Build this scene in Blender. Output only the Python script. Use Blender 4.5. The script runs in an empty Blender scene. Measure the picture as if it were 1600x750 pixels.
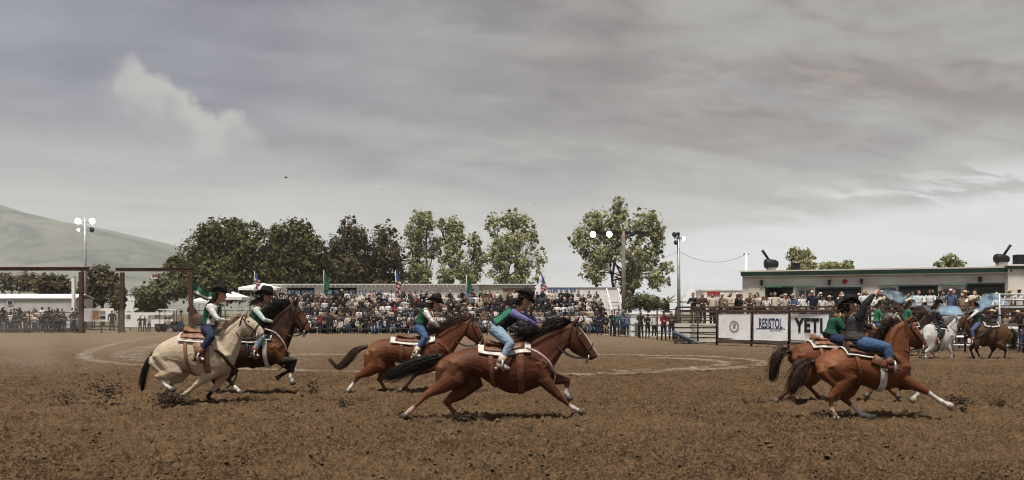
import bpy, bmesh, math, random
import numpy as np
from mathutils import Vector, Matrix

# ------------------------------------------------------------------ camera, world, sun, exposure
SC = bpy.context.scene
COL = SC.collection
F, HY, CXP, CH = 1300.0, 489.0, 800.0, 1.7      # focal length and horizon in photo pixels, eye height in metres

cam_d = bpy.data.cameras.new('camera')
cam = bpy.data.objects.new('camera', cam_d)
COL.objects.link(cam)
cam.location = (0, 0, CH)
cam.rotation_euler = (math.radians(90), 0, 0)
cam_d.sensor_width = 36.0
cam_d.lens = 36.0 * F / 1600.0
cam_d.shift_y = (HY - 375.0) / 1600.0
cam_d.clip_start = 0.1
cam_d.clip_end = 9000
SC.camera = cam

SUN_EL, SUN_AZ = math.radians(71), math.radians(200)   # azimuth clockwise from +Y
SC.view_settings.view_transform = 'Standard'
SC.view_settings.look = 'None'
SC.view_settings.exposure = 1.75
SC.view_settings.gamma = 1.0
SC.view_settings.use_curve_mapping = False
SC.cycles.filter_width = 1.1
SC.cycles.volume_bounces = 2
SC.cycles.use_denoising = True


class E:
    """Tiny expression wrapper round shader math nodes."""
    def __init__(s, nt, v): s.nt, s.v = nt, v
    def _op(s, op, *a):
        n = s.nt.nodes.new('ShaderNodeMath'); n.operation = op
        for i, x in enumerate((s,) + a):
            x = x.v if isinstance(x, E) else x
            if isinstance(x, (int, float)): n.inputs[i].default_value = x
            else: s.nt.links.new(x, n.inputs[i])
        return E(s.nt, n.outputs[0])
    def __add__(s, o): return s._op('ADD', o)
    def __radd__(s, o): return s._op('ADD', o)
    def __sub__(s, o): return s._op('SUBTRACT', o)
    def __rsub__(s, o): return E(s.nt, s.const(o))._op('SUBTRACT', s)
    def __mul__(s, o): return s._op('MULTIPLY', o)
    def __rmul__(s, o): return s._op('MULTIPLY', o)
    def __truediv__(s, o): return s._op('DIVIDE', o)
    def const(s, c):
        n = s.nt.nodes.new('ShaderNodeValue'); n.outputs[0].default_value = c
        return n.outputs[0]
    def clamp(s): return s._op('MAXIMUM', 0.0)._op('MINIMUM', 1.0)
    def step(s, a, b):
        """smoothstep from a (0) to b (1); a > b falls instead."""
        n = s.nt.nodes.new('ShaderNodeMapRange'); n.interpolation_type = 'SMOOTHSTEP'
        s.nt.links.new(s.v, n.inputs['Value'])
        lo, hi, f0, f1 = (a, b, 0.0, 1.0) if a < b else (b, a, 1.0, 0.0)
        n.inputs['From Min'].default_value = lo; n.inputs['From Max'].default_value = hi
        n.inputs['To Min'].default_value = f0; n.inputs['To Max'].default_value = f1
        return E(s.nt, n.outputs[0])


def comb(nt, x, y, z=0.0):
    n = nt.nodes.new('ShaderNodeCombineXYZ')
    for i, v in enumerate((x, y, z)):
        if isinstance(v, E): nt.links.new(v.v, n.inputs[i])
        else: n.inputs[i].default_value = v
    return n.outputs[0]


def nnoise(nt, vec, scale, detail=4, rough=0.55, dist=0.0):
    n = nt.nodes.new('ShaderNodeTexNoise')
    n.inputs['Scale'].default_value = scale; n.inputs['Detail'].default_value = detail
    n.inputs['Roughness'].default_value = rough; n.inputs['Distortion'].default_value = dist
    if vec is not None: nt.links.new(vec, n.inputs['Vector'])
    return E(nt, n.outputs['Fac'])


def cmix(nt, fac, a, b):
    n = nt.nodes.new('ShaderNodeMix'); n.data_type = 'RGBA'
    for key, v in ((0, fac), (6, a), (7, b)):
        if isinstance(v, E): nt.links.new(v.v, n.inputs[key])
        elif isinstance(v, (int, float)): n.inputs[key].default_value = v
        elif isinstance(v, tuple): n.inputs[key].default_value = (*v[:3], 1)
        else: nt.links.new(v, n.inputs[key])
    return n.outputs[2]


def srgb(r, g, b):
    f = lambda c: (c / 255 / 12.92) if c / 255 <= 0.04045 else ((c / 255 + 0.055) / 1.055) ** 2.4
    return (f(r), f(g), f(b))


def build_world():
    w = bpy.data.worlds.new('World'); SC.world = w; w.use_nodes = True
    nt = w.node_tree; nt.nodes.clear()
    tc = nt.nodes.new('ShaderNodeTexCoord')
    sp = nt.nodes.new('ShaderNodeSeparateXYZ'); nt.links.new(tc.outputs['Generated'], sp.inputs[0])
    x, y, z = (E(nt, sp.outputs[i]) for i in range(3))
    zc = z._op('MAXIMUM', 0.0) + 0.16
    u, v = x / zc, y / zc                                  # a cloud deck seen in perspective
    az = x._op('ARCTAN2', y); el = z._op('ARCSINE')
    # long bands that lean a little, as the deck is combed by the wind
    n1 = nnoise(nt, comb(nt, u * 0.42 + v * 0.10, v * 1.0 - u * 0.30, 3.1), 0.62, 4, 0.5, 0.3)
    n2 = nnoise(nt, comb(nt, u * 0.5 + 7.0, v * 1.7 - u * 0.42, 1.7), 1.7, 5, 0.5, 0.4)
    n3 = nnoise(nt, comb(nt, az * 2.0, el * 7.0, 5.0), 1.1, 4, 0.5, 0.2)
    n4 = nnoise(nt, comb(nt, u * 0.9 - 3.0, v * 1.6 - u * 0.35, 8.0), 4.6, 7, 0.62, 0.7)
    n5 = nnoise(nt, comb(nt, az * 1.5 + el * 1.2, el * 4.2 - az * 0.8, 2.0), 3.4, 6, 0.55, 0.25)
    f = (n1 * 0.44 + n2 * 0.22 + n4 * 0.10 + n5 * 0.24).step(0.40, 0.60)
    dark, light = srgb(110, 102, 107), srgb(180, 176, 167)
    c = cmix(nt, f, dark, light)
    blue = (az.step(0.10, -0.45) * el.step(0.10, 0.26) * 0.95)
    c = cmix(nt, blue, c, cmix(nt, f, srgb(104, 106, 128), srgb(152, 153, 166)))
    warm = (az + n3 * 0.3).step(0.0, 0.6) * el.step(0.14, 0.24) * (n2 * 0.6 + n4 * 0.4).step(0.60, 0.42)
    c = cmix(nt, warm * 0.9, c, cmix(nt, n4.step(0.4, 0.62), srgb(126, 107, 93), srgb(160, 141, 125)))
    # paler air towards the horizon
    c = cmix(nt, el.step(0.21, 0.04) * (0.5 + 0.5 * f), c, srgb(222, 220, 213))
    # lighter gap under the deck on the right
    line = el - az * 0.085 - n3 * 0.045 + n2 * 0.02
    gap = line.step(0.072, 0.052) * az.step(-0.12, 0.25)
    c = cmix(nt, gap, c, cmix(nt, n2.step(0.35, 0.65), srgb(238, 239, 241), srgb(252, 252, 254)))
    edge = (line.step(0.048, 0.070) * line.step(0.112, 0.078)) * (n2 * 0.5 + n4 * 0.5).step(0.48, 0.58) * az.step(0.2, 0.42)
    c = cmix(nt, edge * 0.9, c, srgb(246, 246, 248))
    # one lit cumulus on the left, its long axis falling to the right
    wob = nnoise(nt, comb(nt, az, el, 0.0), 24.0, 3, 0.5, 0.0)
    wob2 = nnoise(nt, comb(nt, az, el, 4.0), 75.0, 4, 0.6, 0.0)
    da, de = az + 0.372, el - 0.214
    ca, sa = math.cos(-0.44), math.sin(-0.44)
    p = da * ca + de * sa; q = da * (-sa) + de * ca
    q = q + (wob - 0.5) * 0.075 + (wob2 - 0.5) * 0.024
    p = p + (wob - 0.5) * 0.05
    body = q.step(0.030, 0.016) * q.step(-0.075, 0.012) * p.step(-0.096, -0.070) * p.step(0.115, 0.02)
    c = cmix(nt, body * 0.88, c, cmix(nt, (q + (wob - 0.5) * 0.05).step(-0.03, 0.02), srgb(170, 167, 168), srgb(204, 198, 189)))
    em = nt.nodes.new('ShaderNodeBackground'); nt.links.new(c, em.inputs[0]); em.inputs[1].default_value = 0.246
    sky = nt.nodes.new('ShaderNodeTexSky'); sky.sky_type = 'NISHITA'; sky.sun_disc = False
    sky.sun_elevation = SUN_EL; sky.sun_rotation = SUN_AZ
    bs = nt.nodes.new('ShaderNodeBackground'); nt.links.new(sky.outputs[0], bs.inputs[0]); bs.inputs[1].default_value = 0.07
    mx = nt.nodes.new('ShaderNodeMixShader'); mx.inputs[0].default_value = 0.97
    nt.links.new(bs.outputs[0], mx.inputs[1]); nt.links.new(em.outputs[0], mx.inputs[2])
    out = nt.nodes.new('ShaderNodeOutputWorld'); nt.links.new(mx.outputs[0], out.inputs[0])


build_world()
sun_d = bpy.data.lights.new('sun', 'SUN'); sun_d.energy = 1.95; sun_d.angle = math.radians(12); sun_d.color = (1.0, 0.95, 0.875)
sun = bpy.data.objects.new('sun', sun_d); COL.objects.link(sun)
sdir = Vector((math.sin(SUN_AZ) * math.cos(SUN_EL), math.cos(SUN_AZ) * math.cos(SUN_EL), math.sin(SUN_EL)))
sun.rotation_euler = sdir.to_track_quat('Z', 'Y').to_euler(); sun.location = (0, -10, 40)

R = random.Random(11)


def P(px, py, Z):
    return Vector(((px - CXP) / F * Z, Z, CH + (HY - py) / F * Z))


def GZ(py): return CH * F / (py - HY)
def GP(px, py): Z = GZ(py); return Vector(((px - CXP) / F * Z, Z, 0.0))
def XP(px, Z): return (px - CXP) / F * Z
def ZP(py, Z): return CH + (HY - py) / F * Z


# ------------------------------------------------------------------ materials
MATS = {}


def mat(name, col, rough=0.8, var=0.18, scale=6.0, bump=0.0, bscale=40.0, metal=0.0, col2=None, spec=0.3, coat=0.0):
    if name in MATS: return MATS[name]
    m = bpy.data.materials.new(name); m.use_nodes = True
    nt = m.node_tree; b = nt.nodes['Principled BSDF']
    tc = nt.nodes.new('ShaderNodeTexCoord')
    n = nnoise(nt, tc.outputs['Object'], scale, 5, 0.6)
    c2 = col2 or tuple(max(0, c * (1 - var * 2)) for c in col)
    c1 = col if col2 else tuple(min(1, c * (1 + var)) for c in col)
    nt.links.new(cmix(nt, n.step(0.3, 0.7), c2, c1), b.inputs['Base Color'])
    b.inputs['Roughness'].default_value = rough; b.inputs['Metallic'].default_value = metal
    b.inputs['Specular IOR Level'].default_value = spec
    b.inputs['Coat Weight'].default_value = coat
    if bump:
        bn = nt.nodes.new('ShaderNodeBump'); bn.inputs['Strength'].default_value = bump; bn.inputs['Distance'].default_value = 0.02
        nt.links.new(nnoise(nt, tc.outputs['Object'], bscale, 4, 0.6).v, bn.inputs['Height'])
        nt.links.new(bn.outputs[0], b.inputs['Normal'])
    MATS[name] = m
    return m


def attr_mat(name, rough=0.6, var=0.25, scale=9.0, bump=0.15, bscale=60.0, sheen=0.0, spec=0.3, streak=0.0):
    """Colour from the mesh attribute 'coat' (own markings, plus belly shade painted on some horses), broken up by noise."""
    if name in MATS: return MATS[name]
    m = bpy.data.materials.new(name); m.use_nodes = True
    nt = m.node_tree; b = nt.nodes['Principled BSDF']
    at = nt.nodes.new('ShaderNodeAttribute'); at.attribute_name = 'coat'
    tc = nt.nodes.new('ShaderNodeTexCoord')
    n = nnoise(nt, tc.outputs['Object'], scale, 6, 0.65)
    hs = nt.nodes.new('ShaderNodeHueSaturation')
    nt.links.new(at.outputs['Color'], hs.inputs['Color'])
    val = n * (2 * var) + (1 - var)
    if streak:          # short hair lying along the body
        mp = nt.nodes.new('ShaderNodeMapping'); mp.inputs['Scale'].default_value = (9, 60, 42); mp.inputs['Rotation'].default_value = (0, 0.35, 0); nt.links.new(tc.outputs['Object'], mp.inputs[0])
        val = val * (nnoise(nt, mp.outputs[0], 1.0, 5, 0.7, 0.6) * (2 * streak) + (1 - streak))
    nt.links.new(val.v, hs.inputs['Value'])
    nt.links.new(hs.outputs[0], b.inputs['Base Color'])
    b.inputs['Roughness'].default_value = rough; b.inputs['Specular IOR Level'].default_value = spec
    b.inputs['Sheen Weight'].default_value = sheen
    bn = nt.nodes.new('ShaderNodeBump'); bn.inputs['Strength'].default_value = bump; bn.inputs['Distance'].default_value = 0.05
    fold = nnoise(nt, tc.outputs['Object'], bscale * 0.28, 3, 0.5, 1.2)
    nt.links.new((fold * 0.75 + nnoise(nt, tc.outputs['Object'], bscale * 1.6, 4, 0.6) * 0.25).v, bn.inputs['Height'])
    nt.links.new(bn.outputs[0], b.inputs['Normal'])
    MATS[name] = m
    return m


def emit_mat(name, col, s):
    if name in MATS: return MATS[name]
    m = bpy.data.materials.new(name); m.use_nodes = True
    b = m.node_tree.nodes['Principled BSDF']
    b.inputs['Base Color'].default_value = (*col, 1); b.inputs['Emission Color'].default_value = (*col, 1)
    b.inputs['Emission Strength'].default_value = s
    MATS[name] = m
    return m


# ------------------------------------------------------------------ objects and meshes
def empty(name, loc, label=None, cat=None, group=None):
    o = bpy.data.objects.new(name, None); COL.objects.link(o)
    o.location = loc; o.empty_display_size = 0.1
    return tag(o, label, cat, group)


def tag(o, label=None, cat=None, group=None, kind=None):
    if label: o['label'] = label
    if cat: o['category'] = cat
    if group: o['group'] = group
    if kind: o['kind'] = kind
    return o


class MB:
    """Collects world-space geometry for ONE mesh object."""
    def __init__(s): s.v, s.f, s.m, s.mi = [], [], [], 0
    def add(s, vs, fs):
        k = len(s.v); s.v.extend(Vector(p) for p in vs)
        for f in fs: s.f.append(tuple(i + k for i in f)); s.m.append(s.mi)
    def box(s, c, size, rz=0.0, M=None):
        c = Vector(c); h = [a / 2 for a in size]
        rot = M if M is not None else Matrix.Rotation(rz, 3, 'Z')
        vs = [c + rot @ Vector((sx * h[0], sy * h[1], sz * h[2])) for sz in (-1, 1) for sy in (-1, 1) for sx in (-1, 1)]
        s.add(vs, [(0, 2, 3, 1), (4, 5, 7, 6), (0, 1, 5, 4), (2, 6, 7, 3), (0, 4, 6, 2), (1, 3, 7, 5)])
    def quad(s, a, b, c, d): s.add([a, b, c, d], [(0, 1, 2, 3)])
    def loft(s, rings, caps=True):
        n = len(rings[0]); vs = [p for r in rings for p in r]; fs = []
        for i in range(len(rings) - 1):
            for j in range(n):
                k = (j + 1) % n
                fs.append((i * n + j, i * n + k, (i + 1) * n + k, (i + 1) * n + j))
        if caps:
            fs.append(tuple(range(n - 1, -1, -1))); fs.append(tuple(range((len(rings) - 1) * n, len(rings) * n)))
        s.add(vs, fs)
    def tube(s, pts, rad, n=8, caps=True, lat=None, ls=1.0, smooth=0):
        """round tube; with lat the section is ls times as wide along lat. smooth: points added between joints."""
        pts = [Vector(p) for p in pts]
        rad = [rad] * len(pts) if isinstance(rad, (int, float)) else list(rad)
        if smooth: pts, rad = cr(pts, rad, smooth)
        rings = []; ref = None
        for i, p in enumerate(pts):
            t = (pts[min(i + 1, len(pts) - 1)] - pts[max(i - 1, 0)])
            t = t.normalized() if t.length > 1e-9 else Vector((0, 0, 1))
            if lat is not None: a = Vector(lat); a = (a - t * a.dot(t))
            else:
                a = ref if ref is not None else (Vector((0, 1, 0)) if abs(t.y) < 0.9 else Vector((1, 0, 0)))
                a = a - t * a.dot(t)
            if a.length < 1e-6: a = t.orthogonal()
            a.normalize(); ref = a; b = t.cross(a)
            k = ls[i] if isinstance(ls, (list, tuple)) else ls
            rings.append([p + (a * (math.cos(q) * k) + b * math.sin(q)) * rad[i] for q in (2 * math.pi * j / n for j in range(n))])
        s.loft(rings, caps)
    def ball(s, c, r, n=10, m=7, M=None):
        c = Vector(c); r = (r, r, r) if isinstance(r, (int, float)) else r; rings = []
        for i in range(m + 1):
            t = math.pi * (0.02 + 0.96 * i / m)
            ring = []
            for j in range(n):
                q = 2 * math.pi * j / n
                d = Vector((math.sin(t) * math.cos(q) * r[0], math.sin(t) * math.sin(q) * r[1], -math.cos(t) * r[2]))
                ring.append(c + (M @ d if M is not None else d))
            rings.append(ring)
        s.loft(rings)
    def mesh(s, name, origin=(0, 0, 0)):
        me = bpy.data.meshes.new(name); o = Vector(origin)
        me.from_pydata([tuple(p - o) for p in s.v], [], s.f)
        me.polygons.foreach_set('material_index', s.m)
        me.update()
        return me
    def build(s, name, mats, parent=None, smooth=False, origin=None, world_parent=None):
        if origin is None: origin = parent_origin(parent)
        me = s.mesh(name, origin)
        for m in (mats if isinstance(mats, (list, tuple)) else [mats]): me.materials.append(m)
        if smooth: me.polygons.foreach_set('use_smooth', [True] * len(me.polygons))
        o = bpy.data.objects.new(name, me); COL.objects.link(o)
        if parent is not None: o.parent = parent
        else: o.location = origin
        return o


def parent_origin(p):
    v = Vector((0, 0, 0))
    while p is not None: v = v + p.location; p = p.parent
    return v


def cr(pts, rad, k):
    """Catmull-Rom through points and radii."""
    op, orr = [], []
    n = len(pts)
    for i in range(n - 1):
        p0, p1, p2, p3 = pts[max(i - 1, 0)], pts[i], pts[i + 1], pts[min(i + 2, n - 1)]
        r0, r1, r2, r3 = rad[max(i - 1, 0)], rad[i], rad[i + 1], rad[min(i + 2, n - 1)]
        for j in range(k + 1):
            t = j / (k + 1)
            f = lambda a, b, c, d: 0.5 * (2 * b + (c - a) * t + (2 * a - 5 * b + 4 * c - d) * t * t + (3 * b - a - 3 * c + d) * t ** 3)
            op.append(f(p0, p1, p2, p3)); orr.append(f(r0, r1, r2, r3))
    op.append(pts[-1]); orr.append(rad[-1])
    return op, orr


def remesh(mb, name, voxel, smooth=6, origin=(0, 0, 0)):
    """One continuous skin round everything in mb."""
    me = mb.mesh(name + '_raw', origin)
    o = bpy.data.objects.new(name + '_raw', me); COL.objects.link(o)
    r = o.modifiers.new('r', 'REMESH'); r.mode = 'VOXEL'; r.voxel_size = voxel
    s = o.modifiers.new('s', 'SMOOTH'); s.factor = 0.5; s.iterations = smooth
    dg = bpy.context.evaluated_depsgraph_get()
    out = bpy.data.meshes.new_from_object(o.evaluated_get(dg)); out.name = name
    bpy.data.objects.remove(o); bpy.data.meshes.remove(me)
    out.polygons.foreach_set('use_smooth', [True] * len(out.polygons))
    return out


def paint(me, base, regs, origin):
    """Vertex colours: base colour, then capsules (a, b, ra, rb, colour, soft) in order."""
    n = len(me.vertices); co = np.empty(n * 3); me.vertices.foreach_get('co', co); co = co.reshape(-1, 3) + np.array(origin)
    col = np.tile(np.array(base, float), (n, 1))
    for a, b, ra, rb, c, soft in regs:
        a, b = np.array(a), np.array(b); ab = b - a; L = max(ab @ ab, 1e-9)
        t = np.clip(((co - a) @ ab) / L, 0, 1)
        d = np.linalg.norm(co - (a + t[:, None] * ab), axis=1) - (ra + (rb - ra) * t)
        w = np.clip(0.5 - d / soft, 0, 1)[:, None]
        col = col * (1 - w) + np.array(c, float) * w
    at = me.color_attributes.new('coat', 'FLOAT_COLOR', 'POINT')
    at.data.foreach_set('color', np.concatenate([col, np.ones((n, 1))], axis=1).ravel())


def mesh_obj(name, me, m, parent):
    me.materials.clear(); me.materials.append(m)
    o = bpy.data.objects.new(name, me); COL.objects.link(o); o.parent = parent
    return o


NUM = ['first', 'second', 'third', 'fourth', 'fifth', 'sixth', 'seventh', 'eighth', 'ninth', 'tenth', 'eleventh', 'twelfth', 'thirteenth',
       'fourteenth', 'fifteenth', 'sixteenth', 'seventeenth', 'eighteenth', 'nineteenth', 'twentieth']


def nth(i):
    if i < 20: return NUM[i]
    tens = ['twenty', 'thirty', 'forty', 'fifty', 'sixty'][i // 10 - 2 if (i + 1) % 10 else (i + 1) // 10 - 2]
    if (i + 1) % 10 == 0: return {'twenty': 'twentieth', 'thirty': 'thirtieth', 'forty': 'fortieth', 'fifty': 'fiftieth', 'sixty': 'sixtieth'}[tens]
    return tens + '-' + NUM[(i + 1) % 10 - 1]

# ------------------------------------------------------------------ ground
def vnoise(x, y, seed=0):
    """value noise on numpy arrays, 0..1"""
    xi, yi = np.floor(x).astype(np.int64), np.floor(y).astype(np.int64)
    fx, fy = x - xi, y - yi
    fx, fy = fx * fx * (3 - 2 * fx), fy * fy * (3 - 2 * fy)
    def h(a, b):
        k = (a * 374761393 + b * 668265263 + seed * 974711) & 0xFFFFFFFF
        k = ((k ^ (k >> 13)) * 1274126177) & 0xFFFFFFFF
        return ((k ^ (k >> 16)) & 0xFFFF) / 65535.0
    a, b, c, d = h(xi, yi), h(xi + 1, yi), h(xi, yi + 1), h(xi + 1, yi + 1)
    return (a * (1 - fx) + b * fx) * (1 - fy) + (c * (1 - fx) + d * fx) * fy


def ground_height(x, y):
    z = (vnoise(x * 0.5, y * 0.5, 1) - 0.5) * 0.05
    z += (vnoise(x * 2.3, y * 2.3, 2) - 0.5) * 0.045
    z += (vnoise(x * 6.1, y * 6.1, 3) - 0.5) * 0.035
    c = vnoise(x * 14.0, y * 14.0, 4)
    z += np.maximum(c - 0.48, 0) * 0.15
    c = vnoise(x * 31.0, y * 31.0, 6)
    z += np.maximum(c - 0.45, 0) * 0.075
    z += 0.012 * np.sin(y * 17.0 + 3.0 * vnoise(x * 0.35, y * 0.35, 41) + 2.0 * vnoise(x * 1.5, y * 1.5, 42)) * vnoise(x * 0.25, y * 0.6, 43)   # harrow lines
    hp = vnoise(x * 3.3 + 11, y * 3.3, 9)                    # hoof prints
    z -= np.maximum(hp - 0.70, 0) * 0.30
    fade = np.clip(1 - (np.hypot(x, y) - 22) / 40, 0.12, 1)
    far = np.clip((75 - y) / 15, 0, 1)
    return z * fade * far


def build_ground():
    ys = [-400, -60, -20, -8, 0, 3]
    y = 5.0
    while y < 60: ys.append(y); y += 0.026 * (max(y, 6) / 8.0) ** 1.35
    ys += [62, 66, 70, 76, 84, 95, 110, 140, 200, 320, 600, 1200, 2500, 6000]
    ys = np.array(ys); NC = 760
    s = np.linspace(-1, 1, NC)
    w = 0.70 * np.clip(ys, 5, 75) + 1.5
    X = s[None, :] * w[:, None]
    X = np.concatenate([(-w - 60)[:, None] * 1.0, X, (w + 60)[:, None]], axis=1)
    X = np.concatenate([np.full((len(ys), 1), -6000.0), X, np.full((len(ys), 1), 6000.0)], axis=1)
    Y = np.repeat(ys[:, None], X.shape[1], axis=1)
    Zh = ground_height(X, Y)
    inside = (np.abs(X) <= w[:, None] + 0.01) & (Y >= 4.9)
    Zh = np.where(inside, Zh, 0.0)
    n, m = X.shape
    me = bpy.data.meshes.new('arena_ground')
    idx = np.arange(n * m).reshape(n, m)
    q = np.stack([idx[:-1, :-1], idx[:-1, 1:], idx[1:, 1:], idx[1:, :-1]], axis=-1).reshape(-1, 4)
    me.vertices.add(n * m); me.vertices.foreach_set('co', np.stack([X, Y, Zh], -1).ravel())
    me.loops.add(q.size); me.loops.foreach_set('vertex_index', q.ravel().astype(np.int32))
    me.polygons.add(len(q)); me.polygons.foreach_set('loop_start', np.arange(0, q.size, 4, dtype=np.int32))
    me.polygons.foreach_set('use_smooth', np.ones(len(q), bool))
    me.update(calc_edges=True)
    o = bpy.data.objects.new('arena_ground', me); COL.objects.link(o)
    m_ = bpy.data.materials.new('dirt'); m_.use_nodes = True; nt = m_.node_tree; b = nt.nodes['Principled BSDF']
    g = nt.nodes.new('ShaderNodeNewGeometry')
    v = g.outputs['Position']
    big = nnoise(nt, v, 0.22, 4, 0.6, 0.4); mid = nnoise(nt, v, 2.2, 6, 0.65); fine = nnoise(nt, v, 26.0, 7, 0.75)
    c = cmix(nt, (mid * 0.22 + fine * 0.78).step(0.41, 0.59), (0.030, 0.0175, 0.0085), (0.140, 0.088, 0.046))
    spk = nnoise(nt, v, 15.0, 5, 0.75)
    c = cmix(nt, spk.step(0.55, 0.64) * 0.85, c, (0.019, 0.011, 0.006))
    c = cmix(nt, big.step(0.4, 0.68) * 0.32, c, (0.150, 0.098, 0.056))
    sp = nt.nodes.new('ShaderNodeSeparateXYZ'); nt.links.new(v, sp.inputs[0])
    yy = E(nt, sp.outputs[1])
    c = cmix(nt, (yy + mid * 14.0).step(28.0, 62.0) * 0.55, c, (0.175, 0.132, 0.09))      # drier packed dirt by the rail
    c = cmix(nt, (yy + big * 30).step(90, 120), c, (0.09, 0.082, 0.042))                  # rough grass outside the arena
    nt.links.new(c, b.inputs['Base Color']); b.inputs['Roughness'].default_value = 0.95; b.inputs['Specular IOR Level'].default_value = 0.1
    bn = nt.nodes.new('ShaderNodeBump'); bn.inputs['Strength'].default_value = 1.0; bn.inputs['Distance'].default_value = 0.08
    nt.links.new((mid * 0.6 + fine * 0.4).v, bn.inputs['Height']); nt.links.new(bn.outputs[0], b.inputs['Normal'])
    me.materials.append(m_); MATS['dirt'] = m_
    tag(o, 'churned brown dirt floor of the rodeo arena', 'ground', kind='structure')


build_ground()


def clod_mesh(pts, name, label, mat_, seed, sizes):
    r = np.random.RandomState(seed); vs, fs = [], []
    base = np.array([(1, 0, 0), (.3, .95, 0), (-.8, .6, 0), (-.8, -.6, 0), (.3, -.95, 0), (.1, .1, .8), (0, 0, -.7)])
    tri = [(0, 1, 5), (1, 2, 5), (2, 3, 5), (3, 4, 5), (4, 0, 5), (1, 0, 6), (2, 1, 6), (3, 2, 6), (4, 3, 6), (0, 4, 6)]
    for k, p in enumerate(pts):
        a = r.uniform(0, 6.28); ca, sa = math.cos(a), math.sin(a)
        b = base * r.uniform(0.6, 1.3, (7, 1)) * sizes[k] * np.array([1.0, 1.0, 0.8])
        b = b @ np.array([[ca, sa, 0], [-sa, ca, 0], [0, 0, 1]])
        o = len(vs); vs.extend((b + p).tolist()); fs.extend((i + o, j + o, l + o) for i, j, l in tri)
    me = bpy.data.meshes.new(name); me.from_pydata(vs, [], fs); me.materials.append(mat_)
    o = bpy.data.objects.new(name, me); COL.objects.link(o)
    return tag(o, label, 'dirt', kind='stuff')


M_CLOD = mat('clod_dirt', (0.085, 0.053, 0.028), 0.95, 0.35, 3.0, 0.6, 60)
M_CLOD_DARK = mat('dark_dirt_and_shade', (0.042, 0.027, 0.015), 0.95, 0.35, 5.0, 0.6, 60)
rs = np.random.RandomState(5)
n = 42000
yy = 6.5 + 22 * rs.rand(n) ** 1.7
xx = (rs.rand(n) * 2 - 1) * (0.68 * yy + 1)
keep = vnoise(xx * 0.7, yy * 0.7, 21) + 0.35 * rs.rand(n) > 0.52
xx, yy = xx[keep], yy[keep]
sz = 0.007 + 0.026 * rs.rand(len(xx)) ** 4.0 + (rs.rand(len(xx)) > 0.988) * 0.03
pts = np.stack([xx, yy, ground_height(xx, yy) + sz * 0.25], -1)
clod_mesh(pts, 'dirt_clods', 'loose clods of dirt strewn over the arena floor', M_CLOD, 3, sz)


# faded chalk and drag lines on the arena floor
def chalk(name, px, width, label):
    pts = [GP(*p) for p in px]
    pts, _ = cr(pts, [0] * len(pts), 8)
    mb = MB(); vs, fs = [], []
    NW = 6
    for i, p in enumerate(pts):
        t = (pts[min(i + 1, len(pts) - 1)] - pts[max(i - 1, 0)]).normalized(); nrm = Vector((-t.y, t.x, 0))
        for j in range(NW + 1):
            q = p + nrm * width * (j / NW - 0.5); vs.append(Vector((q.x, q.y, 0.0)))
    arr = np.array([(v.x, v.y) for v in vs])
    # follow the highest ground near each point so the sheet stays just above the dirt
    hh = np.max([ground_height(arr[:, 0] + a, arr[:, 1] + b_) for a in (-.25, 0, .25) for b_ in (-.25, 0, .25)], axis=0) + 0.016
    for k, v in enumerate(vs): v.z = hh[k]
    for i in range(len(pts) - 1):
        for j in range(NW): a = i * (NW + 1) + j; fs.append((a, a + 1, a + NW + 2, a + NW + 1))
    mb.add(vs, fs)
    o = mb.build(name, M_CHALK)
    at = o.data.color_attributes.new('coat', 'FLOAT_COLOR', 'POINT')
    for k in range(len(vs)): e_ = 1 - abs((k % (NW + 1)) / NW * 2 - 1) ** 1.5; at.data[k].color = (e_, e_, e_, 1)
    return tag(o, label, 'chalk line', kind='structure')


def chalk_mat():
    m = bpy.data.materials.new('worn_chalk'); m.use_nodes = True; nt = m.node_tree; b = nt.nodes['Principled BSDF']
    g = nt.nodes.new('ShaderNodeNewGeometry')
    at = nt.nodes.new('ShaderNodeAttribute'); at.attribute_name = 'coat'
    n = nnoise(nt, g.outputs['Position'], 1.3, 7, 0.75, 0.5); n2 = nnoise(nt, g.outputs['Position'], 7.0, 5, 0.7)
    b.inputs['Base Color'].default_value = (0.34, 0.285, 0.22, 1); b.inputs['Roughness'].default_value = 0.95
    nt.links.new(((n * 0.6 + n2 * 0.4).step(0.40, 0.64) * E(nt, at.outputs['Fac']) * 0.62).v, b.inputs['Alpha'])
    return m


M_CHALK = chalk_mat()
chalk('chalk_ring', [(262, 524), (215, 531), (165, 542), (136, 553), (134, 561), (165, 569), (240, 574), (375, 579), (520, 584), (670, 586), (800, 588), (905, 587)], 0.75, 'outer worn chalk ring on the dirt behind the pale horse')
chalk('chalk_ring', [(330, 531), (270, 537), (224, 546), (203, 554), (206, 561), (240, 566), (300, 566), (400, 560), (465, 556), (545, 556)], 1.5, 'inner worn chalk loop behind the pale horse')
chalk('chalk_ring', [(930, 557), (1020, 557), (1100, 559), (1165, 564), (1191, 571), (1168, 577), (1085, 582), (990, 586), (900, 588)], 0.75, 'outer worn chalk curve on the dirt before the white signs')
chalk('chalk_ring', [(1010, 562), (1085, 564), (1132, 569), (1128, 575), (1060, 581), (960, 584)], 0.8, 'inner worn chalk curve on the dirt before the white signs')


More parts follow.
